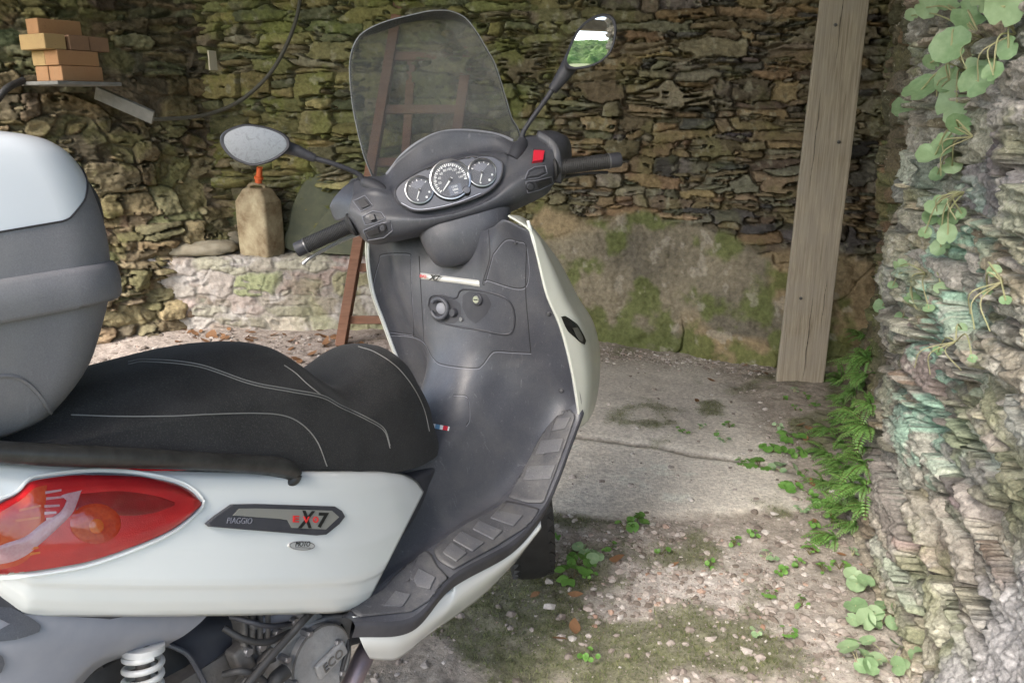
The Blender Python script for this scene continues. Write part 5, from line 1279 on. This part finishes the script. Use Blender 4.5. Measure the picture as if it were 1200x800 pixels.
# ================================================================== things around
# ---- leaning post -----------------------------------------------------
def wood(name, c1, c2, sc=(60, 60, 3), rough=.8, axis_scale=1.0, stain=None):
    m, nt, b = new_mat(name); co = ncoord(nt)
    mp = nt.nodes.new('ShaderNodeMapping'); mp.inputs['Scale'].default_value = sc; nt.links.new(co, mp.inputs['Vector'])
    f = nnoise(nt, mp.outputs[0], 1.0, 6, .65, .6); g = nnoise(nt, co, 5, 4, .6)
    c = nmix(nt, nramp(nt, f, [(.32, 0), (.62, 1)]), c1, c2); c = nmix(nt, nramp(nt, g, [(.4, 0), (.66, .7)]), c, stain or tuple(x * .72 for x in c1))
    kv = nt.nodes.new('ShaderNodeTexVoronoi'); kv.inputs['Scale'].default_value = 4.2; nt.links.new(co, kv.inputs['Vector'])
    c = nmix(nt, nramp(nt, kv.outputs['Distance'], [(.03, .75), (.075, 0)]), c, tuple(x * .35 for x in c1))
    nt.links.new(c, b.inputs['Base Color']); b.inputs['Roughness'].default_value = rough; b.inputs['Specular IOR Level'].default_value = .25
    nbump(nt, b, f, .35, .003); return m
POSTM = wood('weathered_board', (.25, .215, .165), (.48, .425, .34), (130, 130, 4.5), stain=(.36, .33, .29))
pb = [onw(910, 447, 1, 3.69), onw(965, 452, 1, 3.69)]; ptp = [onw(962, 0, 1, 3.69), onw(1020, 0, 1, 3.69)]
def ext(a, b_, z): return a + (b_ - a) * (z - a[2]) / (b_[2] - a[2])
P4 = [ext(pb[0], ptp[0], -.03), ext(pb[1], ptp[1], -.03), ext(pb[1], ptp[1], 3.14), ext(pb[0], ptp[0], 3.14)]
for p in P4[2:]: p[1] += .0
NZ = 60; b = MB(); rs = []
for k in range(NZ):
    f = k / (NZ - 1); l = P4[0] * (1 - f) + P4[3] * f; r = P4[1] * (1 - f) + P4[2] * f
    w1, w2 = .0015 * math.sin(k * .21) + .0006 * math.sin(k * 4.1), .0015 * math.cos(k * .3) + .0006 * math.sin(k * 3.3)
    rs.append([l + np.array([w1, 0, 0]), r + np.array([w2, .004, 0]), r + np.array([w2 + .012, .055, 0]), l + np.array([w1 + .012, .055, 0])])
post = bevel(b.rings(rs).build('wooden_post', POSTM, None, smooth=False, origin=(1.37, 3.7, 0)), .004, 2)
for fx, fz in ((.3, .42), (.7, 1.12), (.35, 1.60)):
    q = P4[0] + (P4[1] - P4[0]) * fx; q2 = P4[3] + (P4[2] - P4[3]) * fx; q = q + (q2 - q) * (fz + .03) / (q2[2] - q[2])
    MB().lathe(q + np.array([0, -.002, 0]), (0, -1, 0), [(.0075, 0), (.0075, .002), (.001, .003)], 12).build('nail_head', SCREWM, post)
for fx, z0, z1, ww in ((.55, .02, .42, .003), (.22, .9, 1.35, .0022), (.80, .25, .55, .002), (.45, 1.4, 1.9, .002)):
    ps = []
    for k in range(14):
        z = z0 + (z1 - z0) * k / 13; l = ext(P4[0], P4[3], z); r = ext(P4[1], P4[2], z); ps.append(l + (r - l) * (fx + .008 * math.sin(k * 1.3 + fx * 9)) + np.array([0, -.0006, 0]))
    MB().tube(ps, [ww * math.sin(math.pi * (k + .5) / 14) for k in range(14)], 6, flat=.4).build('drying_crack', pbr('crack_wood', (.09, .075, .06), .9), post)
tag(post, 'broad weathered grey wooden plank standing upright in front of the back wall, near the ferns', 'post')

# ---- ladder and pole behind the screen ---------------------------------
LADM = wood('brown_ladder_wood', (.17, .085, .055), (.25, .135, .09), (8, 8, 60), stain=(.20, .12, .09))
f1 = np.array([-.945, 4.345, 0.0]); t1 = onw(474, -30, 1, 4.86); f2 = np.array([-.47, 4.345, 0.0]); t2 = onw(562, -30, 1, 4.86)
lad = empty('ladder', (f1 + f2) / 2, 'old brown wooden ladder leaning on the back wall behind the screen', 'ladder')
def plank(a, b_, w, d, name, mat, parent=None, origin=None, side=(1, 0, 0)):
    ax = b_ - a; L = np.linalg.norm(ax); ax /= L; s = np.array(side, float); s -= ax * (s @ ax); s /= np.linalg.norm(s); n_ = np.cross(ax, s)
    return bevel(MB().box((a + b_) / 2, s, n_, ax, w, d, L).build(name, mat, parent, smooth=False, origin=origin), .003, 2)
ez1 = f1 + (t1 - f1) * 1.12; ez2 = f2 + (t2 - f2) * 1.12
plank(f1, ez1, .052, .085, 'stile', LADM, lad); plank(f2, ez2, .052, .085, 'stile', LADM, lad)
for k in range(8):
    f = (.07 + k * .142) * 1.0
    a = f1 + (t1 - f1) * f; c = f2 + (t2 - f2) * f
    plank(a, c, .045, .028, 'rung', LADM, lad, side=(0, .3, 1))
pole = plank(np.array([-.66, 4.40, 0.0]), onw(489, -30, 1, 4.9), .045, .05, 'wooden_pole', LADM, origin=(-.66, 4.40, 0)); tag(pole, 'single brown wooden pole leaning on the wall between the ladder stiles', 'pole')

# ---- bricks on the slate shelf -----------------------------------------
wn = np.array([LB[1] - LA[1], -(LB[0] - LA[0]), 0]); wn /= np.linalg.norm(wn); wd = np.array([LB[0] - LA[0], LB[1] - LA[1], 0]); wd /= np.linalg.norm(wd)
wn0, wd0 = wn, wd; _q = R_(24); wd = wd0 * math.cos(_q) - wn0 * math.sin(_q); wn = wn0 * math.cos(_q) + wd0 * math.sin(_q)
BC = ondepth(74, 95, 3.96)                             # near corner of the stack's foot
def brickmat(name, c1, c2):
    m, nt, b = new_mat(name); co = ncoord(nt)
    f = nnoise(nt, co, 9, 5, .65, .5); g = nnoise(nt, co, 130, 3, .6)
    c = nmix(nt, f, c1, c2); c = nmix(nt, nramp(nt, g, [(.62, 0), (.7, .5)]), c, (.16, .10, .07))
    nt.links.new(c, b.inputs['Base Color']); b.inputs['Roughness'].default_value = .9; b.inputs['Specular IOR Level'].default_value = .2
    nbump(nt, b, g, .4, .003); return m
BM = [brickmat('orange_brick', (.40, .20, .10), (.44, .28, .16)), brickmat('yellow_brick', (.46, .34, .16), (.38, .25, .13)), brickmat('sandy_brick', (.42, .25, .13), (.36, .19, .10)), brickmat('smoky_brick', (.34, .20, .12), (.20, .13, .09))]
def brick(off_w, off_n, row, along, mat, label, tw=0.0):
    """offsets of the brick's near corner from the stack's near corner: along the wall, into the wall"""
    Lx, Ly, Hh = (.215, .105, .070) if along else (.105, .215, .070)
    c = BC + wd * (off_w + Lx / 2) - wn * (off_n + Ly / 2) + ZV * (.0715 * row + .0365)
    a, n_ = wd * math.cos(tw) + wn * math.sin(tw), wn * math.cos(tw) - wd * math.sin(tw)
    o = bevel(MB().box(c, a, n_, ZV, Lx, Ly, Hh).build('brick', mat, None, smooth=False, origin=c - ZV * .0355), .004, 2)
    tag(o, label, 'brick', 'bricks stacked on the slate shelf'); return o
brick(.0, .0, 0, True, BM[0], 'orange brick in the lowest row of the stack, in front')
brick(.0, .113, 0, True, BM[0], 'orange brick in the lowest row of the stack, against the wall', .01)
brick(-.012, .0, 1, True, BM[2], 'sandy brick with a yellow end in the second row up, in front', -.015)
brick(-.008, .113, 1, True, BM[1], 'yellow brick in the second row up of the stack, against the wall')
brick(-.055, .01, 2, False, BM[1], 'yellow brick laid crosswise in the third row up, on the left', .02)
brick(.060, .005, 2, False, BM[3], 'smoky brick laid crosswise in the third row up, in the middle', -.02)
brick(.174, .012, 2, False, BM[3], 'smoky brick laid crosswise in the third row up, on the right', .03)
brick(-.035, .075, 3, True, BM[2], 'single sandy brick lying alone on top of the stack', .04)
SLATE = pbr('grey_slate', (.17, .17, .165), .7, c2=(.25, .25, .24), scale=14, bump=.4, bscale=60, bdist=.003)
sl_c = BC + wd * .11 - wn * .13 - ZV * .010
slab_o = bevel(MB().box(sl_c, wd, wn, ZV, .34, .36, .018).build('slate_shelf', SLATE, None, smooth=False, origin=sl_c), .004, 2)
tag(slab_o, 'thin grey slate sticking out of the left wall under the brick stack', 'slate shelf')
a = ondepth(112, 108, 4.30); c = ondepth(180, 138, 4.36)
brd = plank(a, c, .075, .02, 'grey_board', SLATE, origin=(a + c) / 2, side=(0, -.4, 1)); tag(brd, 'narrow grey board stuck slanting in the left wall beside the bricks', 'board')
hs = MB().tube([ondepth(-30, 140, 3.95), ondepth(-8, 122, 3.95), ondepth(8, 104, 3.96), ondepth(28, 94, 4.02)], .017, 10, res=30).build('black_hose', RUBBER, None, origin=ondepth(0, 110, 3.95)); tag(hs, 'black hose end poking out beside the brick stack', 'hose')
cb = MB().tube([ondepth(355, -40, 4.44), ondepth(350, 10, 4.46), ondepth(338, 48, 4.48), ondepth(318, 84, 4.50), ondepth(290, 112, 4.52), ondepth(262, 128, 4.50), ondepth(228, 137, 4.42), ondepth(180, 140, 4.3)], .0105, 8, res=70).build('hanging_cable', pbr('old_cable', (.07, .068, .055), .7), None, origin=ondepth(300, 100, 4.7)); tag(cb, 'grey cable sagging down across the left corner of the back wall', 'cable')
n0 = ondepth(249, 71, 4.45); nt_o = MB().box(n0, wd, wn, ZV, .05, .01, .10).build('pale_tag', pbr('tag_card', (.50, .46, .36), .8), None, smooth=False, origin=n0); tag(nt_o, 'small pale tag stuck in the wall at the left corner', 'tag')

# ---- things on the ledge ------------------------------------------------
bt = 0.437
def bench_pt(px, py, y): return onw(px, py, 1, y)
jc = onw(307, 288, 1, 4.78); jz = jc[2]
can = empty('jerry_can', (jc[0], jc[1], .437), 'dirty cream plastic jerry can with orange cap on the stone ledge', 'jerry can')
CANM = pbr('dirty_cream_plastic', (.46, .40, .27), .6, c2=(.17, .115, .06), scale=9, bump=.3, bscale=40, bdist=.004, rough2=.8, detail=7)
rs = []; cx, cy = jc[0], jc[1]
ang = R_(-28)
for z, hw, hd, rd in ((.0, .105, .065, .03), (.012, .115, .078, .03), (.16, .118, .080, .03), (.295, .117, .079, .03), (.315, .113, .076, .03), (.355, .088, .060, .03), (.378, .072, .05, .03), (.385, .05, .04, .03)):
    ring = []
    for k in range(40):
        q = 2 * math.pi * k / 40; sx, sy = math.copysign(abs(math.cos(q)) ** .26, math.cos(q)), math.copysign(abs(math.sin(q)) ** .26, math.sin(q))
        x, y = hw * sx, hd * sy
        gx_ = 1 - .10 * math.exp(-(x / .012) ** 2) if sy < 0 else 1          # moulded groove down the front
        y *= gx_
        ring.append((cx + x * math.cos(ang) - y * math.sin(ang), cy + x * math.sin(ang) + y * math.cos(ang), .435 + z))
    rs.append(ring)
rsm = np.array(rs); rsm = np.stack([cr(rsm[:, j], 30) for j in range(40)], 1)
MB().rings([list(r) for r in rsm]).build('body', CANM, can)
MB().tube([(cx - .05, cy, .810), (cx - .035, cy, .837), (cx + .03, cy, .837), (cx + .05, cy, .807)], .011, 10, res=24).build('handle', CANM, can)
s0 = onw(303, 212, 1, 4.76); s1 = onw(305, 190, 1, 4.74)
MB().lathe(s0, s1 - s0, [(.020, -.01), (.020, .01), (.026, .012), (.026, .024), (.018, .03), (.016, .075), (.0165, .08), (.001, .08)], 20).build('spout', pbr('orange_plastic', (.62, .12, .035), .45), can)
def rock(name, c, size, seed, mat, label, cat, group=None, rot=0.0, flat=.5):
    bm = bmesh.new(); bmesh.ops.create_icosphere(bm, subdivisions=4, radius=1)
    V = np.array([v.co[:] for v in bm.verts]); Fc = [tuple(v.index for v in f.verts) for f in bm.faces]; bm.free()
    V = np.sign(V) * np.abs(V) ** .75
    d = 1 + .16 * fbm(V[:, 0] * 1.6 + seed, V[:, 1] * 1.6 + V[:, 2] * 1.3, seed, 3) + .05 * fbm(V[:, 0] * 6 + seed, V[:, 1] * 6 + V[:, 2] * 5, seed + 1, 3)
    V = V * d[:, None] * np.array(size); V[:, 2] = np.maximum(V[:, 2], -size[2] * .75)
    M = np.array([[math.cos(rot), -math.sin(rot), 0], [math.sin(rot), math.cos(rot), 0], [0, 0, 1]])
    o = mesh_obj(name, V @ M.T + np.array(c) + ZV * size[2] * .75, Fc, mat, origin=c); tag(o, label, cat, group); return o
STM = pbr('field_stone', (.27, .24, .18), .85, c2=(.36, .33, .26), scale=14, bump=.5, bscale=90, bdist=.004)
p = onw(236, 284, 1, 4.80); rock('flat_stone', (p[0], p[1], .437), (.21, .14, .048), 3, STM, 'broad flat stone lying on the ledge beside the jerry can', 'stone')
p = onw(240, 272, 1, 4.92); rock('flat_stone', (p[0], p[1] + .02, .437), (.13, .10, .085), 8, STM, 'lumpy stone behind the broad flat stone on the ledge', 'stone', rot=.5)
p = onw(272, 274, 1, 4.93); rock('flat_stone', (p[0], p[1], .437), (.10, .07, .06), 13, STM, 'small stone between the flat stone and the can', 'stone', rot=1.1)
DSM = pbr('dark_green_slate', (.075, .085, .06), .8, c2=(.13, .14, .085), scale=7, bump=.5, bscale=40, bdist=.006)
def slab_obj(pxs, y0, y1, t, mat, name, label, cat):
    zs = [onw(x, y, 1, (y0 + y1) / 2)[2] for x, y in pxs]; z0, z1 = min(zs), max(zs)
    Q = []
    for (x, y), z in zip(pxs, zs): Q.append(onw(x, y, 1, y0 + (y1 - y0) * (z - z0) / (z1 - z0)))
    Q = cr(np.array(Q), 48, closed=True)
    o = bevel(MB().prism(list(Q), np.array([0, t, 0])).build(name, mat, None, smooth=False, origin=np.array([Q[:, 0].mean(), y0, z0])), .012, 3); tag(o, label, cat)
slab_obj([(340, 294), (338, 262), (346, 232), (362, 208), (392, 202), (428, 206), (448, 230), (452, 294)], 4.80, 4.90, .05, DSM, 'leaning_slab', 'dark greenish stone slab leaning on the wall behind the left mirror', 'stone slab')
slab_obj([(362, 294), (372, 262), (394, 238), (425, 228), (452, 240), (470, 294)], 4.70, 4.78, .04, DSM, 'leaning_slab', 'smaller dark slab leaning on the ledge in front of the greenish slab', 'stone slab')

# ================================================================== plants
def leafmat(name, c1, c2, rough=.5, back=.25):
    m, nt, b = new_mat(name); co = ncoord(nt); g = nt.nodes.new('ShaderNodeNewGeometry')
    f = nnoise(nt, co, 60, 3, .6)
    c = nmix(nt, g.outputs['Random Per Island'], c1, c2); c = nmix(nt, nramp(nt, f, [(.4, 0), (.7, .35)]), c, tuple(x * 1.3 for x in c2))
    nt.links.new(c, b.inputs['Base Color']); b.inputs['Roughness'].default_value = rough
    b.inputs['Subsurface Weight'].default_value = 0
    tr = nt.nodes.new('ShaderNodeBsdfTranslucent'); nt.links.new(c, tr.inputs[0]); mx = nt.nodes.new('ShaderNodeMixShader'); mx.inputs[0].default_value = back
    out = nt.nodes['Material Output']; nt.links.new(b.outputs[0], mx.inputs[1]); nt.links.new(tr.outputs[0], mx.inputs[2]); nt.links.new(mx.outputs[0], out.inputs[0]); return m
PENNY = leafmat('pennywort_leaf', (.17, .30, .14), (.33, .45, .27)); STEMM = leafmat('pale_stem', (.36, .40, .20), (.42, .38, .24), .6)
FERN = leafmat('fern_leaf', (.10, .22, .05), (.20, .38, .10)); HERB = leafmat('herb_leaf', (.10, .24, .045), (.17, .34, .08)); FSTEM = leafmat('fern_stalk', (.09, .10, .03), (.14, .10, .04))
DRYL = leafmat('dry_leaf', (.16, .085, .045), (.28, .15, .075), .8, .1)
rw_bvh = bvh_of([right_wall]); gr_bvh = None
prg = np.random.default_rng(99)
def frame_of(n):
    n = n / np.linalg.norm(n); a = np.cross(n, ZV)
    if np.linalg.norm(a) < .1: a = np.cross(n, (1.0, 0, 0))
    a /= np.linalg.norm(a); return a, np.cross(n, a), n
def round_leaf(b, c, n, r, rg, cup=.22, notch=True, cren=9, stretch=1.0):
    a, u_, n = frame_of(n); th = rg.uniform(0, 6.28); a, u_ = a * math.cos(th) + u_ * math.sin(th), u_ * math.cos(th) - a * math.sin(th)
    n1, n2 = 26, 4; V = [c - n * r * cup * .5]; F_ = []; ph = rg.uniform(0, 6, 2); bend = rg.uniform(-.25, .25)
    for i in range(1, n2 + 1):
        f = i / n2
        for k in range(n1):
            q = 2 * math.pi * k / n1; rr_ = r * f * (1 + (.035 * math.cos(cren * q + ph[0]) + .05 * math.sin(2 * q + ph[1])) * f)
            if notch: rr_ *= 1 - .35 * math.exp(-((q - math.pi) / .16) ** 2) * f
            hgt = r * (cup * (f ** 1.5 - .5) + bend * math.cos(q) ** 2 * f * f + .05 * f * math.sin(3 * q + ph[1]))
            V.append(c + a * rr_ * math.cos(q) * stretch + u_ * rr_ * math.sin(q) + n * hgt)
    for k in range(n1):
        F_.append((0, 1 + k, 1 + (k + 1) % n1))
        for i in range(n2 - 1): F_.append((1 + i * n1 + k, 1 + (i + 1) * n1 + k, 1 + (i + 1) * n1 + (k + 1) % n1, 1 + i * n1 + (k + 1) % n1))
    b.add(V, F_)
def oval_leaf(b, base, d, n, L, w, rg, bend=.3):
    d = d / np.linalg.norm(d); s = np.cross(n, d); s /= np.linalg.norm(s) + 1e-9; n = np.cross(d, s); V = []; F_ = []
    K = 7
    for i in range(K):
        f = i / (K - 1); ww = w * math.sin(math.pi * min(max(f, .03), .985)) ** .8 * (1 - .25 * f)
        p = base + d * L * f - n * bend * L * f * f
        V += [p - s * ww, p + n * -.12 * ww, p + s * ww]
    for i in range(K - 1):
        for j in range(2): F_.append((i * 3 + j, i * 3 + j + 1, i * 3 + j + 4, i * 3 + j + 3))
    b.add(V, F_)
def wall_plant(root, leaves, label, seed, name='pennywort', lift=(.02, .05), group='pennyworts growing from the slate wall', dry=0):
    rg = np.random.default_rng(seed); h = hit(rw_bvh, *root)
    if h is None: return
    rp = h[0]; o = empty(name, rp, label, 'plant', group); lb, sb = MB(), MB()
    for (px, py, r) in leaves:
        hh = hit(rw_bvh, px, py)
        if hh is None: continue
        out_ = np.array([-.9, -.35, .15]); c = hh[0] + out_ * rg.uniform(*lift); t = (c - CAM) @ np.array([0, math.cos(PITCH), -math.sin(PITCH)])
        rm = r * t / FP
        tc = CAM - c; tc /= np.linalg.norm(tc); n = tc * .75 + np.array([-.15, -.1, .55]) + rg.normal(0, .28, 3)
        round_leaf(lb, c, n, rm * 1.12, rg, cup=rg.uniform(.1, .3))
        mid = (rp + c) / 2 + out_ * .02 + np.array([0, 0, .02]) + rg.normal(0, .008, 3)
        sb.tube([rp, mid, c - n / np.linalg.norm(n) * rm * .1], .0014 + rm * .02, 6, res=12)
    for k in range(dry):
        e = rp + np.array([rg.uniform(-.06, 0), rg.uniform(-.05, .05), -rg.uniform(.03, .09)]); sb.tube([rp, (rp + e) / 2 + np.array([-.03, 0, .01]), e], .0013, 5, res=10)
    lb.build('leaves', PENNY, o, recalc=False); sb.build('stems', STEMM, o)
G_ = 'pennyworts growing from the slate wall'
wall_plant((1150, 45), [(1098, 12, 12), (1150, 22, 20), (1133, 58, 20), (1075, 20, 7), (1120, 8, 12)], 'pale green round leaved plant near the upper edge of the slate wall', 1, dry=3)
wall_plant((1190, 40), [(1190, 12, 20), (1178, 88, 11), (1194, 60, 12), (1170, 5, 16)], 'round leaved plant in the top right corner of the slate wall', 2, dry=2)
wall_plant((1135, 85), [(1160, 74, 17), (1157, 98, 17), (1095, 108, 19), (1130, 122, 23), (1073, 128, 14), (1120, 95, 14), (1098, 75, 9)], 'largest hanging cluster of big round leaves on the slate wall', 3, dry=3)
wall_plant((1140, 160), [(1113, 183, 19), (1136, 150, 14), (1110, 206, 8), (1128, 196, 10), (1122, 168, 9)], 'small plant with one wide flat leaf below the big hanging cluster', 4, dry=2)
wall_plant((1130, 225), [(1113, 242, 12), (1122, 257, 11), (1104, 256, 9), (1126, 277, 11), (1109, 290, 10), (1098, 275, 7), (1138, 252, 6)], 'bunch of middle sized leaves halfway up the slate wall', 5, dry=2)
wall_plant((1085, 320), [(1060, 312, 8), (1075, 350, 8), (1036, 358, 9), (1110, 337, 8), (1060, 372, 9), (1095, 362, 6), (1050, 335, 5)], 'sparse plant with little leaves around the middle of the slate wall', 6, lift=(.008, .02), dry=2)
wall_plant((1175, 330), [(1170, 318, 7), (1182, 352, 6), (1160, 345, 6)], 'tiny plant between the slates at the right edge', 7, lift=(.006, .015), dry=3)
wall_plant((1120, 400), [(1130, 385, 6), (1102, 412, 6), (1142, 420, 5)], 'tiny plant on the minty patch of the slate wall', 8, lift=(.006, .015), dry=3)
# ground level
GPT = lambda px, py, z=0.0: onw(px, py, 2, z)
def floor_pt(px, py):
    p = GPT(px, py); return np.array([p[0], p[1], ground_z(p[0], p[1])])
def low_plant(px, py, r_m, nl, seed, label, name, mat, group, tall=.03, kind='round', leaf=(.010, .02)):
    rg = np.random.default_rng(seed); rp = floor_pt(px, py); h = hit(rw_bvh, px, py)
    if h is not None and h[0][1] < rp[1]: rp = h[0] + np.array([-.02, -.01, 0])
    o = empty(name, rp, label, 'plant', group); lb, sb = MB(), MB()
    for k in range(nl):
        q = rg.uniform(0, 6.28); d = r_m * rg.uniform(.15, 1) ** .7; r = rg.uniform(*leaf)
        c = rp + np.array([d * math.cos(q), d * math.sin(q), tall * rg.uniform(.4, 1.1)])
        if kind == 'round': round_leaf(lb, c, np.array([.3 * math.cos(q), .3 * math.sin(q) - .35, 1]) + rg.normal(0, .22, 3), r, rg, cup=.15)
        else:
            for s in range(3):
                a_ = q + (s - 1) * .9; oval_leaf(lb, c, np.array([math.cos(a_), math.sin(a_), .15]), np.array([0, -.3, 1.0]), r * 1.7, r * .75, rg)
        sb.tube([rp, rp * .5 + c * .5 + np.array([0, 0, tall * .2]), c], .0009, 5, res=7)
    lb.build('leaves', mat, o, recalc=False); sb.build('stems', STEMM if mat is PENNY else FSTEM, o)
for i, (px, py, r, n, lab) in enumerate([(1004, 720, .05, 4, 'round leaved plant at the wall foot, upper of the cluster low on the right'), (1035, 722, .05, 5, 'round leaved plant touching the wall foot, leaning on the slates'), (1008, 775, .055, 5, 'round leaved plant on the soil nearest the camera at the wall foot'), (1045, 770, .06, 6, 'dense round leaved plant against the slates nearest the camera'), (1015, 680, .035, 4, 'smaller round leaved plant just behind the near cluster')]):
    low_plant(px, py, r, n, 200 + i, lab, 'pennywort', PENNY, 'pennyworts at the wall foot', .05, 'round', (.018, .030))
# ferns up the wall foot
def fern(px, py, nf, L, seed):
    rg = np.random.default_rng(seed); h = hit(rw_bvh, px, py); rp = floor_pt(px, py)
    if h is not None and (h[0][1] < rp[1] + .12 or py < 480): rp = h[0]
    o = empty('fern', rp, 'small bright green fern in the strip of ferns at the foot of the right wall', 'fern', 'ferns along the wall foot'); lb, sb = MB(), MB()
    for k in range(nf):
        d = np.array([-.75 + rg.normal(0, .45), -.45 + rg.normal(0, .5), rg.uniform(.15, 1.1)]); d /= np.linalg.norm(d); l = L * rg.uniform(.6, 1.15)
        pts = []
        for i in range(14):
            f = i / 13; pts.append(rp + d * l * f + np.array([0, 0, -.45 * l * f * f]))
        pts = np.array(pts); sb.tube(pts, .0008, 4)
        for i in range(1, 14):
            f = i / 13; t = pts[i] - pts[i - 1]; t /= np.linalg.norm(t); s = np.cross(t, ZV); s /= np.linalg.norm(s) + 1e-9; up_ = np.cross(s, t)
            pl_ = l * .14 * math.sin(math.pi * min(.97, .12 + .86 * f)) ** .6
            for sg in (-1, 1): 
                q = pts[i]; dd = s * sg + t * .25; w = l * .034
                b0 = q; b1 = q + dd * pl_ * .5 + t * w; b2 = q + dd * pl_; b3 = q + dd * pl_ * .5 - t * w
                lb.add([b0, b1 + up_ * .001, b2 - up_ * .002, b3 + up_ * .001], [(0, 1, 2, 3)])
    lb.build('fronds', FERN, o, smooth=False, recalc=False); sb.build('stalks', FSTEM, o)
FP_ = [(1000, 345), (990, 365), (1004, 380), (988, 392), (998, 410), (983, 420), (1000, 435), (988, 448), (1004, 460), (985, 470), (998, 482), (982, 495), (1000, 505), (986, 518), (1000, 532), (980, 540), (994, 552), (984, 566), (998, 575), (978, 585), (990, 598), (972, 505), (970, 530), (966, 560), (1002, 615), (984, 620), (1012, 360), (1008, 395), (1016, 420), (1012, 450), (1018, 475), (1014, 500), (1010, 525), (1016, 545), (1008, 570), (995, 370), (1020, 440), (1006, 425), (1012, 595)]
for i, (x, y) in enumerate(FP_): fern(x + prg.normal(0, 3), y, 16, .105 + .02 * math.sin(i * 2.1), 300 + i)
# herbs on the floor
HB_ = [(930, 462), (918, 470), (945, 468), (955, 478), (932, 482), (912, 500), (925, 512), (905, 525), (935, 530), (890, 540), (918, 545), (942, 552), (870, 538), (928, 568), (948, 575), (938, 592), (962, 585), (745, 608), (732, 614), (678, 655), (690, 645), (672, 670), (690, 668), (775, 640), (800, 505), (820, 500), (840, 508), (855, 498), (860, 632), (880, 622), (900, 645), (915, 660), (935, 655), (950, 640), (832, 655), (885, 735), (920, 735), (940, 700), (965, 660), (985, 655), (1000, 640), (690, 770), (905, 690), (955, 610), (975, 605), (850, 515), (655, 625), (715, 640)]
for i, (x, y) in enumerate(HB_):
    big = i in (6, 7, 8, 9, 10, 13, 16, 17, 19, 20, 21)
    low_plant(x, y, .045 if big else .024, 7 if big else 6, 400 + i, 'small green weed with a few bright leaves growing from the shed floor', 'weed', HERB if i % 5 else PENNY, 'weeds on the shed floor', .022, 'round' if i % 3 else 'oval', (.012, .020) if big else (.004, .0095))
# fallen leaves
def dry_leaf(px, py, seed, L):
    rg = np.random.default_rng(seed); p = floor_pt(px, py) + np.array([0, 0, .006]); q = rg.uniform(0, 6.28); b = MB()
    oval_leaf(b, p, np.array([math.cos(q), math.sin(q), .1]), np.array([rg.normal(0, .35), rg.normal(0, .35), 1.0]), L, L * rg.uniform(.25, .4), rg, bend=rg.uniform(-.5, .5))
    o = b.build('fallen_leaf', DRYL, None, origin=p, recalc=False); tag(o, 'curled dry brown leaf lying on the shed floor', 'leaf', 'fallen dry leaves')
k = 0
for _ in range(70):
    x = prg.choice([prg.normal(262, 26), prg.normal(370, 24), prg.uniform(140, 420)]); y = prg.normal(394, 7) if x < 330 else prg.normal(408, 8)
    if 388 < y < 425: dry_leaf(x, y, 600 + k, prg.uniform(.035, .075)); k += 1
for x, y in [(640, 756 - 10), (632, 690), (672, 740), (697, 640), (715, 650), (668, 690), (780, 655), (840, 445), (810, 470), (930, 500), (942, 515), (950, 505), (960, 520), (938, 560), (955, 565), (980, 600), (965, 605), (990, 640), (870, 430), (900, 442), (960, 640), (1000, 670), (880, 436)]:
    dry_leaf(x + prg.normal(0, 3), y, 700 + k, prg.uniform(.03, .055)); k += 1
